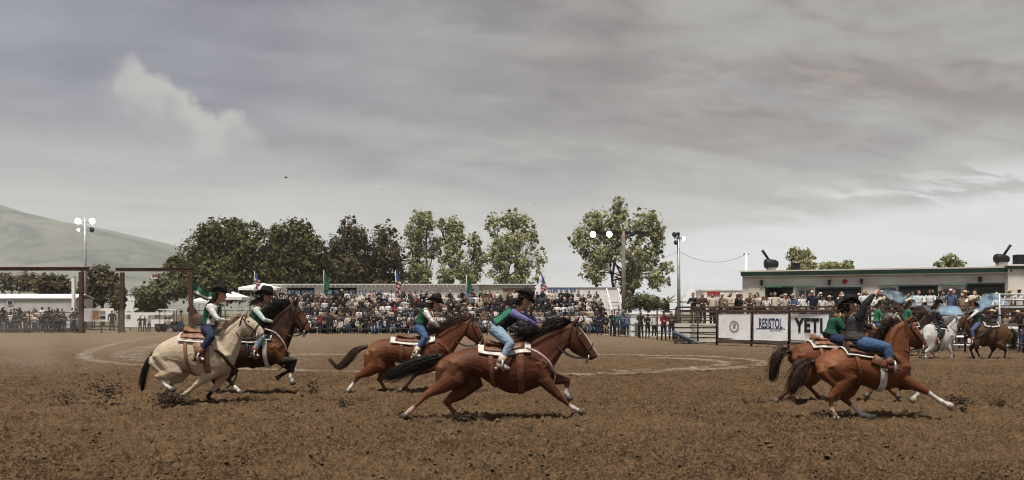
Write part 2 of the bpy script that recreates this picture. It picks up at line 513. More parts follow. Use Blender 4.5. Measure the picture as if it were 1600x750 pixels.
# ------------------------------------------------------------------ hills
def build_hill():
    xs = np.linspace(-3600, 900, 260); ys = np.linspace(0, 1700, 80)
    X, T = np.meshgrid(xs, ys)
    base_y = 1500.0
    # ridge profile measured in the photograph, at the ridge's distance
    D = 2600.0
    prof = [(-900, 262), (-400, 282), (-150, 296), (0, 318), (60, 337), (130, 352), (200, 366), (280, 384), (360, 410), (440, 440), (540, 470), (700, 486), (1000, 489)]
    px = np.array([p[0] for p in prof]); pz = np.array([(489 - p[1]) / F * D for p in prof])
    H = np.interp(X / D * F + CXP, px, pz)
    s = np.clip(T / (D - base_y), 0, 1); s = s * s * (3 - 2 * s)
    Zh = H * s
    gul = np.abs(vnoise(X / 340 + T / 540, T / 750, 31) - 0.5) * 2
    gul2 = np.abs(vnoise(X / 135 - T / 360, T / 290, 32) - 0.5) * 2
    Zh = Zh - (gul * 75 + gul2 * 26 - 42) * np.sin(np.pi * np.clip(T / (D - base_y), 0, 1)) * np.clip(H / 160, 0, 1)
    over = np.clip((T - (D - base_y)) / 600, 0, 1)
    Zh = Zh * (1 - over) - 2
    co = np.stack([X, T + base_y, Zh], -1)
    n, m = X.shape; idx = np.arange(n * m).reshape(n, m)
    q = np.stack([idx[:-1, :-1], idx[:-1, 1:], idx[1:, 1:], idx[1:, :-1]], -1).reshape(-1, 4)
    me = bpy.data.meshes.new('hill'); me.from_pydata(co.reshape(-1, 3).tolist(), [], q.tolist())
    me.polygons.foreach_set('use_smooth', [True] * len(q))
    mm = bpy.data.materials.new('hill_grass'); mm.use_nodes = True; nt = mm.node_tree; b = nt.nodes['Principled BSDF']
    g = nt.nodes.new('ShaderNodeNewGeometry')
    n1 = nnoise(nt, g.outputs['Position'], 0.0030, 6, 0.65, 0.6); n2 = nnoise(nt, g.outputs['Position'], 0.012, 6, 0.7)
    c = cmix(nt, n2.step(0.35, 0.65), (0.085, 0.086, 0.064), (0.145, 0.143, 0.106))
    c = cmix(nt, (n1 * 0.72 + n2 * 0.28).step(0.49, 0.56) * 0.9, c, (0.04, 0.05, 0.04))
    nt.links.new(c, b.inputs['Base Color']); b.inputs['Roughness'].default_value = 1.0; b.inputs['Specular IOR Level'].default_value = 0.0
    me.materials.append(mm)
    o = bpy.data.objects.new('hill', me); COL.objects.link(o)
    tag(o, 'pale green grassy hill with dark scrub in its folds', 'hill', kind='structure')


build_hill()


# ------------------------------------------------------------------ trees
def leaf_mat(name, c1, c2, trans=0.15):
    m = bpy.data.materials.new(name); m.use_nodes = True; nt = m.node_tree; b = nt.nodes['Principled BSDF']
    g = nt.nodes.new('ShaderNodeNewGeometry')
    n = nnoise(nt, g.outputs['Position'], 0.9, 3, 0.6)
    rnd = E(nt, g.outputs['Random Per Island'])
    nt.links.new(cmix(nt, (n * 0.6 + rnd * 0.4).step(0.25, 0.75), c1, c2), b.inputs['Base Color'])
    b.inputs['Roughness'].default_value = 0.65; b.inputs['Specular IOR Level'].default_value = 0.2
    tr_ = nt.nodes.new('ShaderNodeBsdfTranslucent'); mx_ = nt.nodes.new('ShaderNodeMixShader'); mx_.inputs[0].default_value = 0.3
    nt.links.new(b.inputs['Base Color'].links[0].from_socket, tr_.inputs[0]); nt.links.new(b.outputs[0], mx_.inputs[1]); nt.links.new(tr_.outputs[0], mx_.inputs[2])
    nt.links.new(mx_.outputs[0], [n_ for n_ in nt.nodes if n_.type == 'OUTPUT_MATERIAL'][0].inputs[0])
    MATS[name] = m
    return m


L_OAK = leaf_mat('oak_leaf', (0.028, 0.031, 0.009), (0.15, 0.135, 0.042))
L_EUC = leaf_mat('gum_leaf', (0.038, 0.031, 0.013), (0.155, 0.12, 0.055))
L_POP = leaf_mat('poplar_leaf', (0.15, 0.155, 0.062), (0.40, 0.39, 0.20))
L_SHR = leaf_mat('shrub_leaf', (0.07, 0.068, 0.03), (0.17, 0.155, 0.075))
M_BARK = mat('bark', (0.06, 0.048, 0.036), 0.95, 0.3, 4, 0.8, 12)


def tree(name, Z, px, ytop, ybot, lobes, leafm, n_leaf, leaf, label, seed, group, trunk_px=None, base_py=None, multi=1, gaps=0.0, trunk_r=0.3):
    """lobes: (px, py, rx_px, ry_px) of foliage masses, in photo pixels at distance Z."""
    r = np.random.RandomState(seed)
    bx = XP(trunk_px if trunk_px is not None else px, Z)
    root = empty(name, (bx, Z, 0), label, 'tree' if name.endswith('tree') else 'shrub', group)
    L = []
    for (lx, ly, rx, ry) in lobes:
        c = P(lx, ly, Z); L.append((np.array(c) + np.array([0, r.uniform(-1, 1) * rx * Z / F * 0.5, 0]), np.array([rx * 1.12, rx * 0.95, ry * 1.05]) * Z / F))
    vol = np.array([l[1].prod() ** (2 / 3) for l in L]); vol /= vol.sum()
    cnt = r.multinomial(int(n_leaf * (2.7 if leafm is L_POP else 2.6)), vol); leaf *= 0.55 if leafm is L_POP else 0.62
    vs, fs = [], []
    for (c, rad), k in zip(L, cnt):
        # sub clumps so that the crown has bright and dark masses and holes
        k0 = int(k * 0.35); nb = max(8, int(k / 55))
        d = r.normal(size=(nb, 3)); d /= np.linalg.norm(d, axis=1)[:, None]
        cl = c + d * rad * (r.rand(nb, 1) ** 0.4) * r.uniform(0.75, 1.12, (nb, 1))
        cr_ = rad.mean() * r.uniform(0.08, 0.24, nb)
        which = r.randint(0, nb, k)
        d2 = r.normal(size=(k, 3)); d2 /= np.linalg.norm(d2, axis=1)[:, None]
        pos = cl[which] + d2 * (r.rand(k, 1) ** 0.5) * cr_[which][:, None]
        d3 = r.normal(size=(k0, 3)); d3 /= np.linalg.norm(d3, axis=1)[:, None]
        pos[:k0] = c + d3 * rad * (r.rand(k0, 1) ** 0.4) * r.uniform(0.8, 1.08, (k0, 1))
        if gaps:
            g = vnoise(pos[:, 0] * 0.9, pos[:, 2] * 0.9, seed + 7)
            low = np.clip(1 - (pos[:, 2] - P(px, ybot, Z).z) / (P(px, ytop, Z).z - P(px, ybot, Z).z), 0, 1)
            pos = pos[g + r.rand(len(pos)) * 0.3 > gaps * (0.45 + 0.62 * low)]
        pos = pos[pos[:, 2] > 0.3]
        nrm = (pos - c) / rad + r.normal(size=pos.shape) * 0.6 + np.array([0, 0, 0.35])
        nrm /= np.linalg.norm(nrm, axis=1)[:, None]
        t = np.cross(nrm, r.normal(size=pos.shape)); t /= np.linalg.norm(t, axis=1)[:, None]
        bt = np.cross(nrm, t)
        s = leaf * (0.35 + 1.35 * r.rand(len(pos), 1) ** 1.6)
        for q in (t * s, bt * s * 0.55, -t * s * 0.9, -bt * s * 0.6): vs.append(pos + q)
    nq = [len(a) for a in vs[0::4]]
    allv, faces, off = [], [], 0
    for i, kq in enumerate(nq):
        allv.append(np.stack(vs[4 * i:4 * i + 4], 1).reshape(-1, 3)); faces.append(np.arange(kq * 4).reshape(-1, 4) + off); off += kq * 4
    V = np.concatenate(allv) - np.array(root.location); Fq = np.concatenate(faces)
    me = bpy.data.meshes.new('crown'); me.from_pydata(V.tolist(), [], Fq.tolist()); me.materials.append(leafm)
    o = bpy.data.objects.new('crown', me); COL.objects.link(o); o.parent = root
    mb = MB(); base = Vector((bx, Z, -0.1))
    for k in range(multi):
        b0 = base + Vector(((k - (multi - 1) / 2) * trunk_r * 2.2, 0, 0))
        hub = Vector((bx + (k - (multi - 1) / 2) * trunk_r * 5, Z, ZP(ybot, Z) * 0.6 + ZP(ytop, Z) * 0.25))
        mb.tube([b0, b0.lerp(hub, 0.5) + Vector((r.uniform(-.3, .3), 0, 0)), hub], [trunk_r, trunk_r * 0.75, trunk_r * 0.5], 8)
        for (c, rad) in L[k::multi]:
            e = Vector(c); m1 = hub.lerp(e, 0.5) + Vector((r.uniform(-.4, .4), r.uniform(-.4, .4), 0.4))
            mb.tube([hub, m1, e, e + Vector((r.uniform(-.5, .5), 0, rad[2] * 0.6))], [trunk_r * 0.45, trunk_r * 0.3, trunk_r * 0.17, 0.03], 6)
            for q in range(4):
                e2 = Vector(c + rad * r.uniform(-0.75, 0.75, 3)); mb.tube([m1, m1.lerp(e2, .6) + Vector((0, 0, .3)), e2], [trunk_r * 0.2, trunk_r * 0.13, 0.02], 5)
    mb.build('trunk', M_BARK, root, True)
    return root


GT = 'dark trees behind the grandstand'
tree('oak_tree', 112, 340, 345, 470, [(352, 372, 44, 32), (310, 398, 36, 34), (395, 392, 40, 42), (345, 425, 60, 34), (290, 425, 28, 26), (400, 430, 44, 34), (340, 448, 70, 28), (415, 448, 40, 22), (424, 408, 18, 30), (370, 350, 14, 10), (325, 360, 18, 14), (272, 412, 14, 14)], L_OAK, 13000, 0.36, 'broad dark oak tree, biggest of the dense trees behind the gate arch', 1, GT, trunk_r=0.55)
tree('oak_tree', 118, 460, 342, 470, [(455, 372, 38, 32), (480, 398, 34, 40), (440, 405, 34, 38), (470, 432, 50, 30), (490, 445, 40, 24), (508, 428, 22, 26), (478, 362, 14, 14), (430, 362, 12, 12), (505, 418, 16, 26)], L_OAK, 10000, 0.36, 'dark rounded oak tree between the broad oak and the brown gum trees', 2, GT, trunk_r=0.5)
tree('gum_tree', 122, 545, 338, 470, [(545, 355, 16, 18), (540, 388, 24, 30), (560, 372, 16, 24), (545, 420, 34, 32), (545, 445, 40, 20), (520, 400, 18, 34)], L_EUC, 6500, 0.34, 'taller brownish gum tree with a pointed top beside the dark oaks', 3, GT, gaps=0.25, trunk_r=0.35)
tree('gum_tree', 124, 597, 346, 470, [(598, 372, 24, 26), (600, 400, 30, 30), (590, 425, 34, 28), (595, 447, 36, 16), (572, 425, 16, 26), (628, 428, 14, 22), (622, 400, 12, 26), (575, 405, 14, 34)], L_EUC, 6000, 0.34, 'shorter brownish gum tree next to the pale green poplars', 4, GT, gaps=0.28, trunk_r=0.35)
GP_ = 'pale poplar trees behind the grandstand'
tree('poplar_tree', 130, 660, 326, 460, [(658, 352, 20, 24), (665, 345, 15, 17), (650, 378, 16, 22), (675, 385, 15, 26), (655, 415, 24, 30), (655, 436, 30, 18), (640, 362, 9, 16)], L_POP, 4800, 0.36, 'pale green poplar tree, first of the light trees after the brown gums', 5, GP_, gaps=0.52, trunk_r=0.3, multi=2)
tree('poplar_tree', 132, 705, 332, 460, [(708, 355, 17, 22), (715, 372, 14, 22), (698, 385, 16, 22), (710, 415, 26, 30), (712, 437, 30, 16), (690, 350, 8, 12)], L_POP, 4500, 0.36, 'pale green poplar tree with a round head, second of the light trees', 6, GP_, gaps=0.52, trunk_r=0.3)
tree('poplar_tree', 132, 742, 358, 460, [(742, 380, 12, 18), (745, 408, 15, 26), (735, 430, 16, 18)], L_POP, 2200, 0.34, 'small thin poplar tree squeezed between two bigger pale ones', 7, GP_, gaps=0.5, trunk_r=0.2)
tree('poplar_tree', 128, 800, 324, 460, [(770, 350, 14, 22), (798, 345, 18, 20), (818, 352, 16, 22), (832, 372, 12, 20), (800, 385, 30, 26), (815, 415, 30, 26), (775, 405, 22, 32), (800, 436, 46, 16), (845, 405, 11, 18)], L_POP, 6500, 0.36, 'wide airy pale poplar tree beside the open sky and third flag', 8, GP_, gaps=0.55, trunk_r=0.3, multi=2)
tree('poplar_tree', 105, 960, 308, 475, [(967, 328, 14, 20), (935, 352, 26, 26), (910, 375, 20, 26), (965, 360, 24, 26), (1010, 355, 24, 30), (1028, 375, 12, 26), (945, 395, 34, 24), (1000, 400, 30, 26), (930, 425, 22, 22), (1010, 435, 34, 20), (1040, 420, 14, 12), (985, 440, 24, 26)], L_POP, 9500, 0.32, 'large airy pale poplar tree standing alone behind the wooden light pole', 9, GP_, gaps=0.5, trunk_px=975, trunk_r=0.3, multi=3)
GS = 'shrubs and small trees beyond the fence'
tree('bushy_tree', 100, 160, 412, 500, [(150, 435, 26, 24), (175, 450, 18, 22), (140, 460, 22, 22)], L_EUC, 3200, 0.3, 'dark bushy tree behind the first gate post', 10, GS, trunk_r=0.3)
tree('bushy_tree', 104, 92, 427, 490, [(85, 440, 24, 13), (100, 450, 20, 14), (75, 452, 20, 12)], L_EUC, 2400, 0.3, 'low dark tree showing under the first gate beam', 11, GS, trunk_r=0.25)
tree('shrub', 96, 245, 425, 500, [(245, 462, 32, 20), (232, 478, 26, 14), (268, 452, 20, 18), (250, 440, 14, 14)], L_SHR, 3200, 0.26, 'olive shrub seen through the second gate', 12, GS, trunk_r=0.15)
tree('shrub', 95, 185, 440, 500, [(187, 458, 10, 18), (184, 475, 12, 14)], L_SHR, 1200, 0.26, 'dry yellowish shrub beside the second gate post', 13, GS, trunk_r=0.12)
tree('shrub', 85, 1015, 455, 490, [(1005, 470, 24, 13), (1025, 476, 22, 10), (990, 474, 14, 12)], L_SHR, 2400, 0.2, 'olive shrub at the foot of the wooden light pole', 14, GS, trunk_r=0.12)
tree('bushy_tree', 90, 1250, 386, 470, [(1243, 398, 13, 13), (1258, 400, 12, 12), (1250, 418, 22, 14)], L_POP, 1800, 0.24, 'pale treetop above the concession roof by the first roof fan', 15, GS, gaps=0.3, trunk_r=0.25)
tree('bushy_tree', 92, 1485, 394, 470, [(1482, 404, 11, 9), (1492, 412, 16, 8), (1470, 413, 10, 6)], L_POP, 1100, 0.24, 'pale treetop above the concession roof by the second roof fan', 16, GS, gaps=0.3, trunk_r=0.25)
tree('bushy_tree', 96, 1300, 408, 470, [(1300, 416, 28, 7), (1325, 412, 8, 7)], L_POP, 900, 0.24, 'low pale treetops peeping over the middle of the concession roof', 17, GS, gaps=0.35, trunk_r=0.2)
tree('bushy_tree', 150, 20, 425, 480, [(10, 440, 40, 16), (45, 438, 22, 14), (-30, 440, 30, 18)], L_EUC, 1800, 0.4, 'grey green trees at the foot of the hill, edge of view', 18, GS, trunk_r=0.3)


# young palm at the corner of the grandstand
def palm():
    Z = 80; root = empty('palm_tree', (XP(1043, Z), Z, 0), 'young palm with a spiky head behind the people at the fence', 'tree')
    mb = MB(); top = P(1043, 474, Z); mb.tube([(XP(1043, Z), Z, 0), top], [0.25, 0.2], 8); mb.build('trunk', M_BARK, root, True)
    for k in range(26):
        a = R.uniform(0, 6.28); up = R.uniform(0.1, 1.2); m = MB()
        d = Vector((math.cos(a), math.sin(a) * 0.8, up)).normalized(); l = R.uniform(1.0, 1.6)
        s = Vector((-math.sin(a), math.cos(a), 0)) * 0.12
        p0, p1, p2 = top, top + d * l * 0.6, top + d * l + Vector((0, 0, -0.3))
        m.add([p0 - s * .3, p0 + s * .3, p1 + s, p1 - s, p2], [(0, 1, 2, 3), (3, 2, 4)])
        m.build('frond', L_SHR, root)


palm()

# ------------------------------------------------------------------ materials for built things
M_WHITE = mat('white_paint', (0.74, 0.735, 0.71), 0.6, 0.07, 1.2)
M_CREAM = mat('cream_wall', (0.68, 0.645, 0.57), 0.8, 0.08, 0.9, 0.05, 6)
M_CREAM2 = mat('pale_panel', (0.52, 0.485, 0.40), 0.8, 0.05, 0.8)
M_GREEN = mat('dark_green_paint', (0.008, 0.028, 0.020), 0.5, 0.15, 2)
M_GREEN2 = mat('green_awning', (0.03, 0.075, 0.052), 0.7, 0.15, 2)
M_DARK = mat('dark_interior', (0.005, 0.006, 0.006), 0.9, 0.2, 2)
M_RUST = mat('rusty_steel', (0.085, 0.04, 0.024), 0.75, 0.3, 2.5, 0.2, 30, col2=(0.035, 0.018, 0.013))
M_STEEL = mat('pipe_steel', (0.045, 0.036, 0.031), 0.6, 0.25, 2, metal=0.3)
M_GALV = mat('galvanised', (0.38, 0.38, 0.37), 0.5, 0.12, 3, metal=0.5)
M_WOOD = mat('brown_timber', (0.085, 0.042, 0.025), 0.85, 0.3, 2, 0.3, 14)
M_POLE = mat('weathered_pole', (0.17, 0.135, 0.11), 0.9, 0.2, 1.5, 0.3, 10)
M_BLACK = mat('black_metal', (0.006, 0.006, 0.0065), 0.6, 0.2, 4)
M_SIGN = mat('banner_white', (0.76, 0.76, 0.77), 0.7, 0.07, 1.3, 0.7, 4)
M_NAVY = mat('navy_print', (0.02, 0.032, 0.10), 0.7, 0.1)
M_INK = mat('black_print', (0.007, 0.007, 0.008), 0.7, 0.1)
M_GREY = mat('grey_print', (0.20, 0.20, 0.20), 0.7, 0.15)
M_BLUE = mat('blue_print', (0.05, 0.12, 0.32), 0.7, 0.15)
M_RED = mat('red_paint', (0.35, 0.03, 0.03), 0.6, 0.1)
M_ORANGE = mat('orange_print', (0.48, 0.20, 0.07), 0.7, 0.3, 4)
M_TILE = mat('red_tile', (0.36, 0.20, 0.16), 0.85, 0.15, 2)
M_ALU = mat('bench_aluminium', (0.13, 0.12, 0.11), 0.6, 0.1, 3, metal=0.3)
M_CONC = mat('concrete', (0.36, 0.35, 0.33), 0.9, 0.1, 2)
M_LAMP = emit_mat('lit_lamp', (1.0, 0.97, 0.92), 9.0)
M_CANVAS = mat('grey_canvas', (0.42, 0.42, 0.41), 0.8, 0.08, 1)
M_GLASS = mat('window_glass', (0.03, 0.04, 0.05), 0.1, 0.1, 1, spec=0.6)


# ------------------------------------------------------------------ fences
def fence(name, pts, rails, label, post_gap=2.4, post_r=0.045, rail_r=0.028, top=1.9, pm=M_STEEL, rm=M_STEEL, cat='fence'):
    root = empty(name, pts[0], label, cat)
    for a, b in zip(pts, pts[1:]):
        a, b = Vector(a), Vector(b); L = (b - a).length; n = max(1, round(L / post_gap))
        for k in range(n + (1 if b == Vector(pts[-1]) else 0)):
            p = a.lerp(b, k / n); m = MB(); m.tube([p + Vector((0, 0, -0.1)), p + Vector((0, 0, top))], post_r, 8); m.build('post', pm, root, True)
        for z in rails:
            m = MB(); m.tube([a + Vector((0, -post_r, z)), b + Vector((0, -post_r, z))], rail_r, 6); m.build('rail', rm, root, True)
    return root


FENCE_L = [GP(-60, 520), GP(118, 520.5)]
FENCE_M = [GP(306, 520), GP(450, 521.5), GP(700, 523), GP(960, 526), GP(1000, 528.5), GP(1058, 535)]
fence('pipe_fence', FENCE_L, (0.35, 0.7, 1.05, 1.4, 1.75), 'dark steel pipe fence before the spectators beside the first gate arch', 2.2)
fence('pipe_fence', FENCE_M, (0.45, 0.9, 1.4, 1.9), 'long dark steel pipe fence running before the packed grandstand', 3.2)
fence('rail_fence', [GP(1063, 535.5), GP(1120, 539.5)], (0.55, 1.0, 1.45, 1.85), 'short pipe fence between the white shed and the first sign', 2.0)
SIGN_PTS = [GP(1120, 540), GP(1174, 542), GP(1232, 544.5), GP(1297, 547)]
fence('sign_fence', SIGN_PTS, (0.18, 0.38, 1.78), 'dark post and rail fence that carries the three white signs', 6.0, 0.06, 0.035, 1.85, M_BLACK, M_RUST)
fence('pipe_fence', [GP(1297, 547), GP(1420, 550), GP(1600, 552.5), GP(1760, 553.5)], (0.4, 0.8, 1.2, 1.6), 'brown rail fence behind the distant riders', 2.6, 0.05, 0.035, 1.7, M_RUST, M_RUST)


# ------------------------------------------------------------------ the white signs
def text_mesh(body, size, extr, mat_, parent, loc, rz, name, sx=1.0, bold=0.0):
    cu = bpy.data.curves.new('t', 'FONT'); cu.body = body; cu.size = size; cu.extrude = extr; cu.offset = bold; cu.space_character = 1.0 + bold * 2.6; cu.align_x = 'CENTER'; cu.align_y = 'CENTER'
    o = bpy.data.objects.new('t', cu); COL.objects.link(o)
    dg = bpy.context.evaluated_depsgraph_get()
    me = bpy.data.meshes.new_from_object(o.evaluated_get(dg)); me.name = name
    bpy.data.objects.remove(o); bpy.data.curves.remove(cu)
    me.transform(Matrix.Rotation(rz, 4, 'Z') @ Matrix.Rotation(math.radians(90), 4, 'X') @ Matrix.Scale(sx, 4, (1, 0, 0)))
    me.materials.clear(); me.materials.append(mat_)
    t = bpy.data.objects.new(name, me); COL.objects.link(t); t.parent = parent; t.location = Vector(loc) - parent_origin(parent)
    return t


def sign(i, x0, x1, y0, y1, label):
    Za, Zb = GZ(540 + 2.2 * i), GZ(542 + 2.4 * i)
    a, b = Vector((XP(x0, Za), Za - 0.1, 0)), Vector((XP(x1, Zb), Zb - 0.1, 0)); c = (a + b) / 2
    rz = math.atan2((b - a).y, (b - a).x); w = (b - a).length; Zc = c.y
    z1, z0 = ZP(y0, Zc), ZP(y1, Zc); c.z = (z0 + z1) / 2
    root = empty('banner_sign', (c.x, c.y, z0), label, 'sign', 'white signs on the arena fence')
    m = MB(); m.box(c, (w, 0.02, z1 - z0), rz); m.build('board', M_SIGN, root)
    m = MB()
    rot = Matrix.Rotation(rz, 3, 'Z')
    for dx, dz, sx, sz in ((0, (z1 - z0) / 2 - .012, w, .024), (0, -(z1 - z0) / 2 + .012, w, .024), (-w / 2 + .012, 0, .024, z1 - z0 - .05), (w / 2 - .012, 0, .024, z1 - z0 - .05)):
        m.box(c + rot @ Vector((dx, -0.014, dz)), (sx, 0.01, sz), rz)
    m.build('hem', M_WHITE, root)
    f = rot @ Vector((0, -0.016, 0))
    return root, c + f, rz, w, z1 - z0


r1, c, rz, w, h = sign(0, 1122.5, 1171.5, 490.5, 530.5, 'white sign with a round grey emblem, nearest the white shed')
rot = Matrix.Rotation(rz, 3, 'Z')
for rr, tt, mm_ in ((0.31, 0.022, M_GREY), (0.235, 0.05, M_GREY)):
    m = MB(); m.tube([c + rot @ Vector((math.cos(q) * rr, 0, math.sin(q) * rr)) for q in np.linspace(0, 2 * math.pi, 37)], tt * 0.5, 6, False, lat=rot @ Vector((0, 1, 0)), ls=0.15); m.build('emblem_ring', mm_, r1)
m = MB()
for k in range(16):
    q = k * math.pi / 8; m.box(c + rot @ Vector((math.cos(q) * 0.272, 0, math.sin(q) * 0.272)), (0.03, 0.004, 0.045), M=rot @ Matrix.Rotation(-q + 1.57, 3, 'Y'))
m.build('emblem_lettering', M_GREY, r1)
m = MB(); m.box(c + rot @ Vector((0, 0, -0.01)), (0.17, 0.004, 0.15), rz); m.box(c + rot @ Vector((0.06, 0, 0.12)), (0.12, 0.004, 0.07), M=rot @ Matrix.Rotation(0.5, 3, 'Y')); m.box(c + rot @ Vector((-0.05, 0, 0.10)), (0.09, 0.004, 0.05), M=rot @ Matrix.Rotation(-0.4, 3, 'Y')); m.build('emblem_badge', M_GREY, r1)
r2, c, rz, w, h = sign(1, 1177, 1230, 490.5, 532, 'white sign lettered RESISTOL in navy, middle of the three')
rot = Matrix.Rotation(rz, 3, 'Z')
text_mesh('RESISTOL', 0.66, 0.003, M_NAVY, r2, c + Vector((0, 0, 0.16)), rz, 'lettering', 0.48, 0.02)
m = MB()
for k in range(14):
    if k not in (5, 9): m.box(c + rot @ Vector((-.02 + k * .05, 0, -.16)), (.034, .004, .05 + .015 * (k % 3)), rz)
m.build('small_lettering', M_GREY, r2)
m = MB(); m.box(c + Vector((0, 0, -0.075)), (w * 0.84, 0.004, 0.035), rz); m.build('underline', M_NAVY, r2)
r3, c, rz, w, h = sign(2, 1235, 1294, 490.5, 535, 'white sign lettered YETI in heavy black capitals, beside the green rider')
rot = Matrix.Rotation(rz, 3, 'Z')
text_mesh('YETI', 0.88, 0.003, M_INK, r3, c + Vector((-0.02, 0, 0.10)), rz, 'lettering', 0.80, 0.036)
text_mesh('COOLERS', 0.15, 0.003, M_GREY, r3, c + rot @ Vector((0.18, 0, -0.38)), rz, 'small_lettering', 1.2)


# ------------------------------------------------------------------ gate arches
def arch(xl, xr, ybeam, ybase, x0, x1, label, legs):
    Z = GZ(ybase); root = empty('gate_arch', (XP((xl + xr) / 2, Z), Z, 0), label, 'gate', 'steel gate arches')
    zt = ZP(ybeam, Z)
    for x in legs:
        m = MB(); m.box((XP(x, Z), Z, zt / 2 - 0.05), (0.30, 0.30, zt - 0.1)); m.build('post', M_RUST, root)
        m = MB(); m.box((XP(x, Z), Z, 0.04), (0.5, 0.5, 0.08)); m.build('base_plate', M_RUST, root)
    m = MB(); c = Vector(((XP(x0, Z) + XP(x1, Z)) / 2, Z, zt + 0.04)); L = XP(x1, Z) - XP(x0, Z)
    m.box(c, (L, 0.32, 0.07)); m.box(c + Vector((0, 0, 0.12)), (L, 0.14, 0.169)); m.box(c + Vector((0, 0, 0.24)), (L, 0.32, 0.07)); m.build('beam', M_RUST, root)
    return root, Z, zt


arch(-40, 127, 423, 520.5, -80, 139, 'brown steel gate arch over the spectators by the hill', (-40, 127))
a2, Za2, zt2 = arch(190, 298, 424, 519, 181, 304, 'brown steel gate arch with a small hanging sign, next to the oaks', (191, 298))
hs = empty('hanging_sign', P(241, 435, Za2), 'small white sign with a red mark hung under the gate beam', 'sign')
m = MB(); m.box(P(241, 431.5, Za2), (0.55, 0.04, 0.44)); m.build('board', M_WHITE, hs)
m = MB(); m.box(P(240, 431.5, Za2) + Vector((0, -0.03, 0)), (0.22, 0.012, 0.2)); m.build('red_mark', M_RED, hs)
m = MB(); m.box(P(243, 431.5, Za2) + Vector((0.05, -0.03, 0)), (0.12, 0.012, 0.2)); m.build('black_mark', M_INK, hs)
m = MB()
for dx in (-3.5, 3.5): m.tube([P(241 + dx, 427.5, Za2), Vector((XP(241 + dx, Za2), Za2, zt2 + 0.01))], 0.012, 5)
m.build('hanger', M_BLACK, hs)

# chute gate with the white banner between the two arches
Z = 71.5; cg = empty('chute_gate', (XP(155, Z), Z, 0), 'low brown chute gate with a white picture banner between the arches', 'gate')
for z in (0.25, 0.55, 1.95): m = MB(); m.box((XP(158, Z), Z, z), (XP(188, Z) - XP(130, Z), 0.06, 0.09)); m.build('rail', M_RUST, cg)
for x in (131.5, 158, 185): m = MB(); m.box((XP(x, Z), Z + 0.08, 1.0), (0.1, 0.1, 2.0)); m.build('post', M_RUST, cg)
bn_ = empty('banner_sign', P(154, 503, Z - 0.12), 'white banner with an orange picture on the chute gate', 'sign')
m = MB(); m.box(P(153.5, 492, Z - 0.1), (XP(178, Z) - XP(129.5, Z), 0.03, 20.5 / F * Z)); m.build('board', M_WHITE, bn_)
m = MB(); m.box(P(150, 492, Z - 0.13), (0.62, 0.01, 0.75)); m.build('orange_picture', M_ORANGE, bn_)
m = MB(); m.box(P(160.5, 488.5, Z - 0.13), (0.45, 0.01, 0.3)); m.build('grey_picture', M_GREY, bn_)
m = MB(); m.box(P(160.5, 496, Z - 0.13), (0.45, 0.01, 0.3)); m.build('dark_picture', M_INK, bn_)


# ------------------------------------------------------------------ low walls, sheds and vehicles far left
def shed(name, px0, px1, ytop, Z, depth, wall, roofm, label, ybot=None, pitch=0.12, cat='building', windows=(), over=0.15):
    x0, x1 = XP(px0, Z), XP(px1, Z); h = ZP(ytop, Z)
    root = empty(name, ((x0 + x1) / 2, Z, 0), label, cat)
    m = MB(); m.box(((x0 + x1) / 2, Z + depth / 2, (h - 0.1) / 2), (x1 - x0, depth, h - 0.1)); m.build('wall', wall, root)
    m = MB(); xs = (x0 - over, x1 + over); ya, yb, ym = Z - over, Z + depth + over, Z + depth / 2; hr = h - 0.1 + max(depth * pitch, 0.02)
    vs = []
    for x in xs: vs += [(x, ya, h - 0.1), (x, ym, hr), (x, yb, h - 0.1), (x, yb, h - 0.02), (x, ym, hr + 0.08), (x, ya, h - 0.02)]
    m.add(vs, [(0, 6, 7, 1), (1, 7, 8, 2), (2, 8, 9, 3), (3, 9, 10, 4), (4, 10, 11, 5), (5, 11, 6, 0), (0, 1, 4, 5), (1, 2, 3, 4), (6, 11, 10, 7), (7, 10, 9, 8)])
    m.build('roof', roofm, root)
    for (a, b, c_, d) in windows:
        m = MB(); p = P((a + b) / 2, (c_ + d) / 2, Z - 0.03); fr = m.box(p, (XP(b, Z) - XP(a, Z) + 0.12, 0.06, (d - c_) / F * Z + 0.12)); o = m.build('window', M_WHITE, root)
        m = MB(); m.box(p + Vector((0, -0.025, 0)), (XP(b, Z) - XP(a, Z), 0.03, (d - c_) / F * Z)); m.build('pane', M_GLASS, o)
    return root


shed('white_shed', -60, 118, 465, 84, 3.5, M_CANVAS, M_WHITE, 'long low white shed behind the spectators by the hill', windows=((12, 20, 470, 476),))
shed('red_roofed_house', 28, 72, 453, 165, 8, M_CREAM2, M_TILE, 'red roofed house far behind the first gate arch', pitch=0.1)
shed('distant_house', 66, 86, 445, 190, 6, M_CREAM2, M_TILE, 'pale narrow house at the foot of the hill', pitch=0.05)
shed('distant_house', 196, 232, 459, 210, 8, M_WHITE, M_GALV, 'white far building seen through the second gate', pitch=0.05)
pl = empty('marquee_post', (XP(114, 80), 80, 0), 'white square post beside the first gate arch', 'post')
m = MB(); m.box((XP(115, 80), 80, 2.6), (0.26, 0.26, 5.2)); m.build('shaft', M_WHITE, pl)
m = MB(); m.box((XP(115, 80), 80, 5.24), (0.36, 0.36, 0.08)); m.build('cap', M_WHITE, pl)

